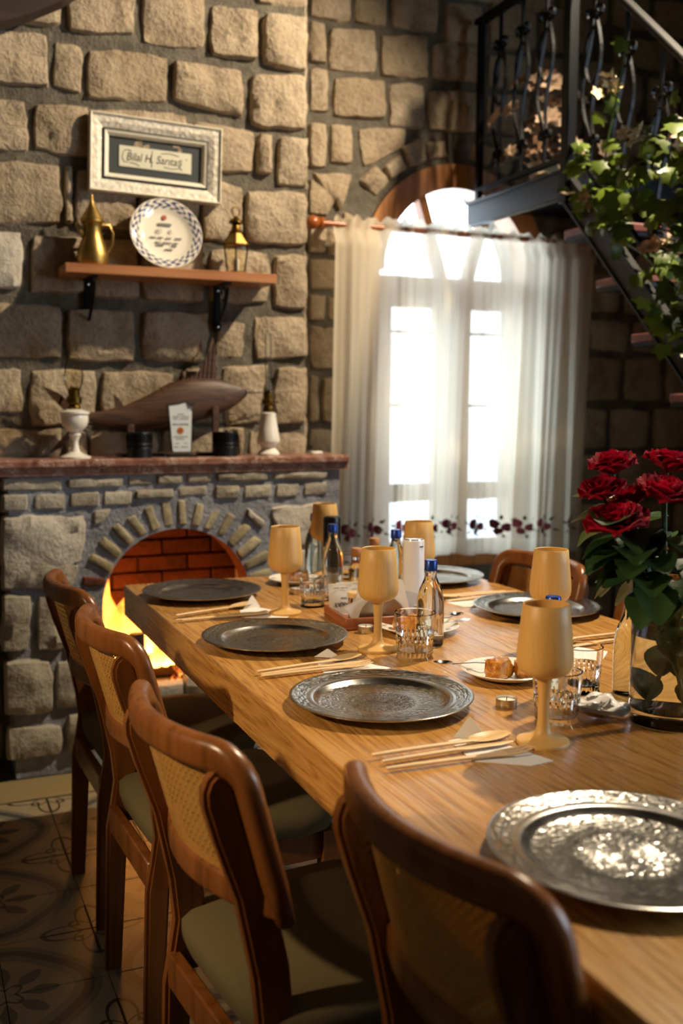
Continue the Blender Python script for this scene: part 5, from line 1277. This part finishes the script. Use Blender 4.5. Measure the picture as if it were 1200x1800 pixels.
def sachet(x, y, rz, lean, label, wr):
    s = thing('sugar_sachet', label, 'sachet', (x, y, TZ + .008), rz, 'sachets in the caddy'); s.rotation_euler = (lean, 0, rz)
    m = MB(); w, h = .062, .082
    m.grid(8, 8, lambda u, v: ((u - .5) * w, -.004 * math.sin(PI * u) * math.sin(PI * v), h * v)); m.grid(8, 8, lambda u, v: ((u - .5) * w, .004 * math.sin(PI * u) * math.sin(PI * v), h * v))
    m.obj('packet', 'sachet_white', s, smooth=60)
    cr = MB()
    for z0 in (.001, h - .005): cr.box(-w / 2, w / 2, -.0008, .0008, z0, z0 + .004)
    cr.obj('crimp', 'sachet_white', s, smooth=0)
    if wr:
        text('lettering', 'SARAY', .0165, 'dark_ink', s, (.004, -.0052, .028), (PI / 2, PI, 0), 1.0)
        text('lettering', 'ŞEKER', .006, 'dark_ink', s, (.008, -.0052, .044), (PI / 2, PI, 0))
        text('lettering', 'ZEYTİN · LEZZET', .005, 'grey_ink', s, (0, -.0030, .071), (PI / 2, PI, 0))
sachet(1.015, 2.372, R(-8), R(-12), 'white sachet with dark upside-down lettering at the front left of the caddy', True)
sachet(1.045, 2.388, R(-4), R(-14), 'plain backed white sachet leaning behind the lettered one in the caddy', False)
jar = thing('toothpick_jar', 'small jar with round pale wooden lid inside the caddy', 'jar', (1.035, 2.325, TZ + .008))
MB().lathe([(.018, 0), (.020, .003), (.020, .052), (.017, .056)], 22).obj('body', 'bottle_glass', jar)
MB().lathe([(.022, .056), (.0225, .058), (.0225, .066), (.021, .068)], 22).obj('lid', 'pale_maple', jar)

# wrapped wipe beside the vase
wp = thing('wrapped_wipe', 'crinkled clear and white wrapped wipe lying at the foot of the rose vase', 'packet', (1.108, 1.425, TZ), R(-55))
rgw = random.Random(4)
def wipe(u, v, sgn, amp=.019):
    bul = math.sin(PI * min(1, max(0, (u - .1) / .8))) * math.sin(PI * v)
    nz = noise.noise(Vector((u * 6, v * 5, 2))) * .022
    return ((u - .5) * .14, (v - .5) * (.085 + .012 * abs(u - .5)), .021 + sgn * (amp * bul) + (nz if sgn > 0 else 0) * bul + .003 * math.sin(v * 9) * (abs(u - .5) > .42))
MB().grid(18, 10, lambda u, v: wipe(u, v, 1)).grid(18, 10, lambda u, v: wipe(u, v, -1)).obj('wrapper', 'clear_wrap', wp, smooth=60)
MB().grid(12, 6, lambda u, v: wipe(.14 + .72 * u, .1 + .8 * v, 1, .014)).grid(12, 6, lambda u, v: wipe(.14 + .72 * u, .1 + .8 * v, -1, .012)).obj('wipe', 'napkin_white', wp, smooth=60)

# ---------------------------------------------------------------- vase of roses
VX, VY = 1.212, 1.367
va = thing('glass_vase', 'clear cylindrical glass vase with thick base, half filled with water', 'vase', (VX, VY, TZ))
MB().lathe([(.066, 0), (.069, .002), (.070, .006), (.070, .248), (.069, .250), (.0665, .250), (.0665, .03), (.064, .026), (.0, .025)], 48, True, False).obj('body', 'clear_glass', va)
MB().lathe([(.0, .0255), (.064, .0265), (.0666, .03), (.0666, .155), (.064, .1545), (0, .1545)], 48, False, False).obj('water', 'water', va)
def petal_mesh(w, h, open_, curl, seed):
    m = MB(); sd = Vector((seed * 2.3, 0, 0))
    def f(u, v):
        a = (u - .5) * w * (.55 + .6 * math.sin(PI * (.15 + .6 * v)))
        rr = .003 + open_ * (1 - (1 - v) ** 2.3) + curl * max(0, v - .6) * 1.9
        nz = noise.noise(Vector((u * 4, v * 4, 0)) + sd) * .009 * v
        top = 1 - .35 * abs(2 * u - 1) ** 2.2 * v
        z = h * v * top - curl * .9 * max(0, v - .74) ** 1.2 * 3 + nz
        return ((rr + nz) * math.cos(a), (rr + nz) * math.sin(a), z)
    return m.grid(8, 7, f).mesh('petal', 'rose_petal', 80)
petals = [petal_mesh(2.6, .040, .007, .002, 1), petal_mesh(2.0, .044, .016, .006, 2), petal_mesh(1.6, .043, .023, .010, 3), petal_mesh(1.35, .039, .029, .013, 4), petal_mesh(1.25, .031, .034, .013, 5), petal_mesh(2.2, .043, .011, .004, 6)]
def rleaf(sz, seed):
    m = MB()
    def f(u, v):
        wdt = sz * .36 * math.sin(PI * min(1, v * .93 + .05)) ** .8
        return ((u - .5) * 2 * wdt, sz * v, sz * (-.22 * v * v + .14 * abs(u - .5) * 2 * math.sin(PI * v) + .02 * math.sin(v * 9 + seed)))
    return m.grid(4, 8, f).mesh('leaf', 'rose_leaf', 80)
rl = [rleaf(.088, 1), rleaf(.072, 2), rleaf(.104, 3)]
rgr = random.Random(17)
def rose(bx, by, bz, s, tilt, label, leaves=9):
    """bloom centre (world), stem foot inside the vase"""
    ang = math.atan2(by - VY, bx - VX); foot = Vector((VX - .035 * math.cos(ang), VY - .035 * math.sin(ang), TZ + .034))
    r = thing('red_rose', label, 'rose', foot, 0, 'red roses in the vase')
    top = Vector((bx, by, bz)) - foot
    mid = Vector((VX + .045 * math.cos(ang), VY + .045 * math.sin(ang), TZ + .262)) - foot
    path = []
    for i in range(11):
        t = i / 10; a = Vector((0, 0, 0)).lerp(mid, t); b = mid.lerp(top, t); path.append(tuple(a.lerp(b, t)))
    MB().tube(path, .003, 7).obj('stem', 'stem_green', r)
    d = Vector(tilt).normalized(); q = d.to_track_quat('Z', 'Y')
    for k, (cnt, pm) in enumerate(((3, 0), (4, 5), (5, 1), (6, 2), (6, 3), (6, 4))):
        for i in range(cnt):
            o = put('petal', petals[pm], r, top)
            o.rotation_euler = (q @ Matrix.Rotation(2 * PI * i / cnt + k * .7 + rgr.gauss(0, .12), 3, 'Z').to_quaternion() @ Matrix.Rotation(rgr.gauss(0, .07), 3, 'Y').to_quaternion()).to_euler()
            o.scale = [s * rgr.uniform(.93, 1.06)] * 3
    for i in range(leaves):
        t = rgr.uniform(.50, .86); a = Vector((0, 0, 0)).lerp(mid, t); b = mid.lerp(top, t); p = a.lerp(b, t)
        az = ang + rgr.uniform(-1.5, 1.5); el = rgr.uniform(-.55, .35)
        o = put('leaf', rgr.choice(rl), r, p); dv = Vector((math.cos(az) * math.cos(el), math.sin(az) * math.cos(el), math.sin(el)))
        o.rotation_euler = dv.to_track_quat('Y', 'Z').to_euler(); sc_ = rgr.uniform(.85, 1.2); o.scale = (sc_, sc_, sc_)
    for i in range(8):
        o = put('leaf', rl[i % 3], r, path[i % 4]); az = rgr.uniform(0, 6.28)
        o.rotation_euler = Vector((math.cos(az) * .3, math.sin(az) * .3, .8)).to_track_quat('Y', 'Z').to_euler(); o.scale = (.58, .58, .58)
rose(1.095, 1.395, 1.195, .92, (-.2, -.05, 1), 'red rose topmost on the left of the bouquet')
rose(1.062, 1.375, 1.155, .86, (-.35, -.1, 1), 'red rose just under the topmost left bloom')
rose(1.060, 1.335, 1.105, 1.08, (-.35, -.2, 1), 'large red rose lowest on the left of the bouquet')
rose(1.160, 1.345, 1.150, 1.05, (-.05, -.3, 1), 'red rose in the middle of the bouquet facing the viewer')
rose(1.215, 1.400, 1.195, .95, (.1, -.1, 1), 'red rose high at the right edge of the bouquet')
rose(1.215, 1.310, 1.125, 1.1, (.15, -.6, .9), 'red rose low at the right edge of the bouquet')
rose(1.140, 1.400, 1.135, .9, (-.3, .2, 1), 'red rose half hidden deep inside the bouquet')
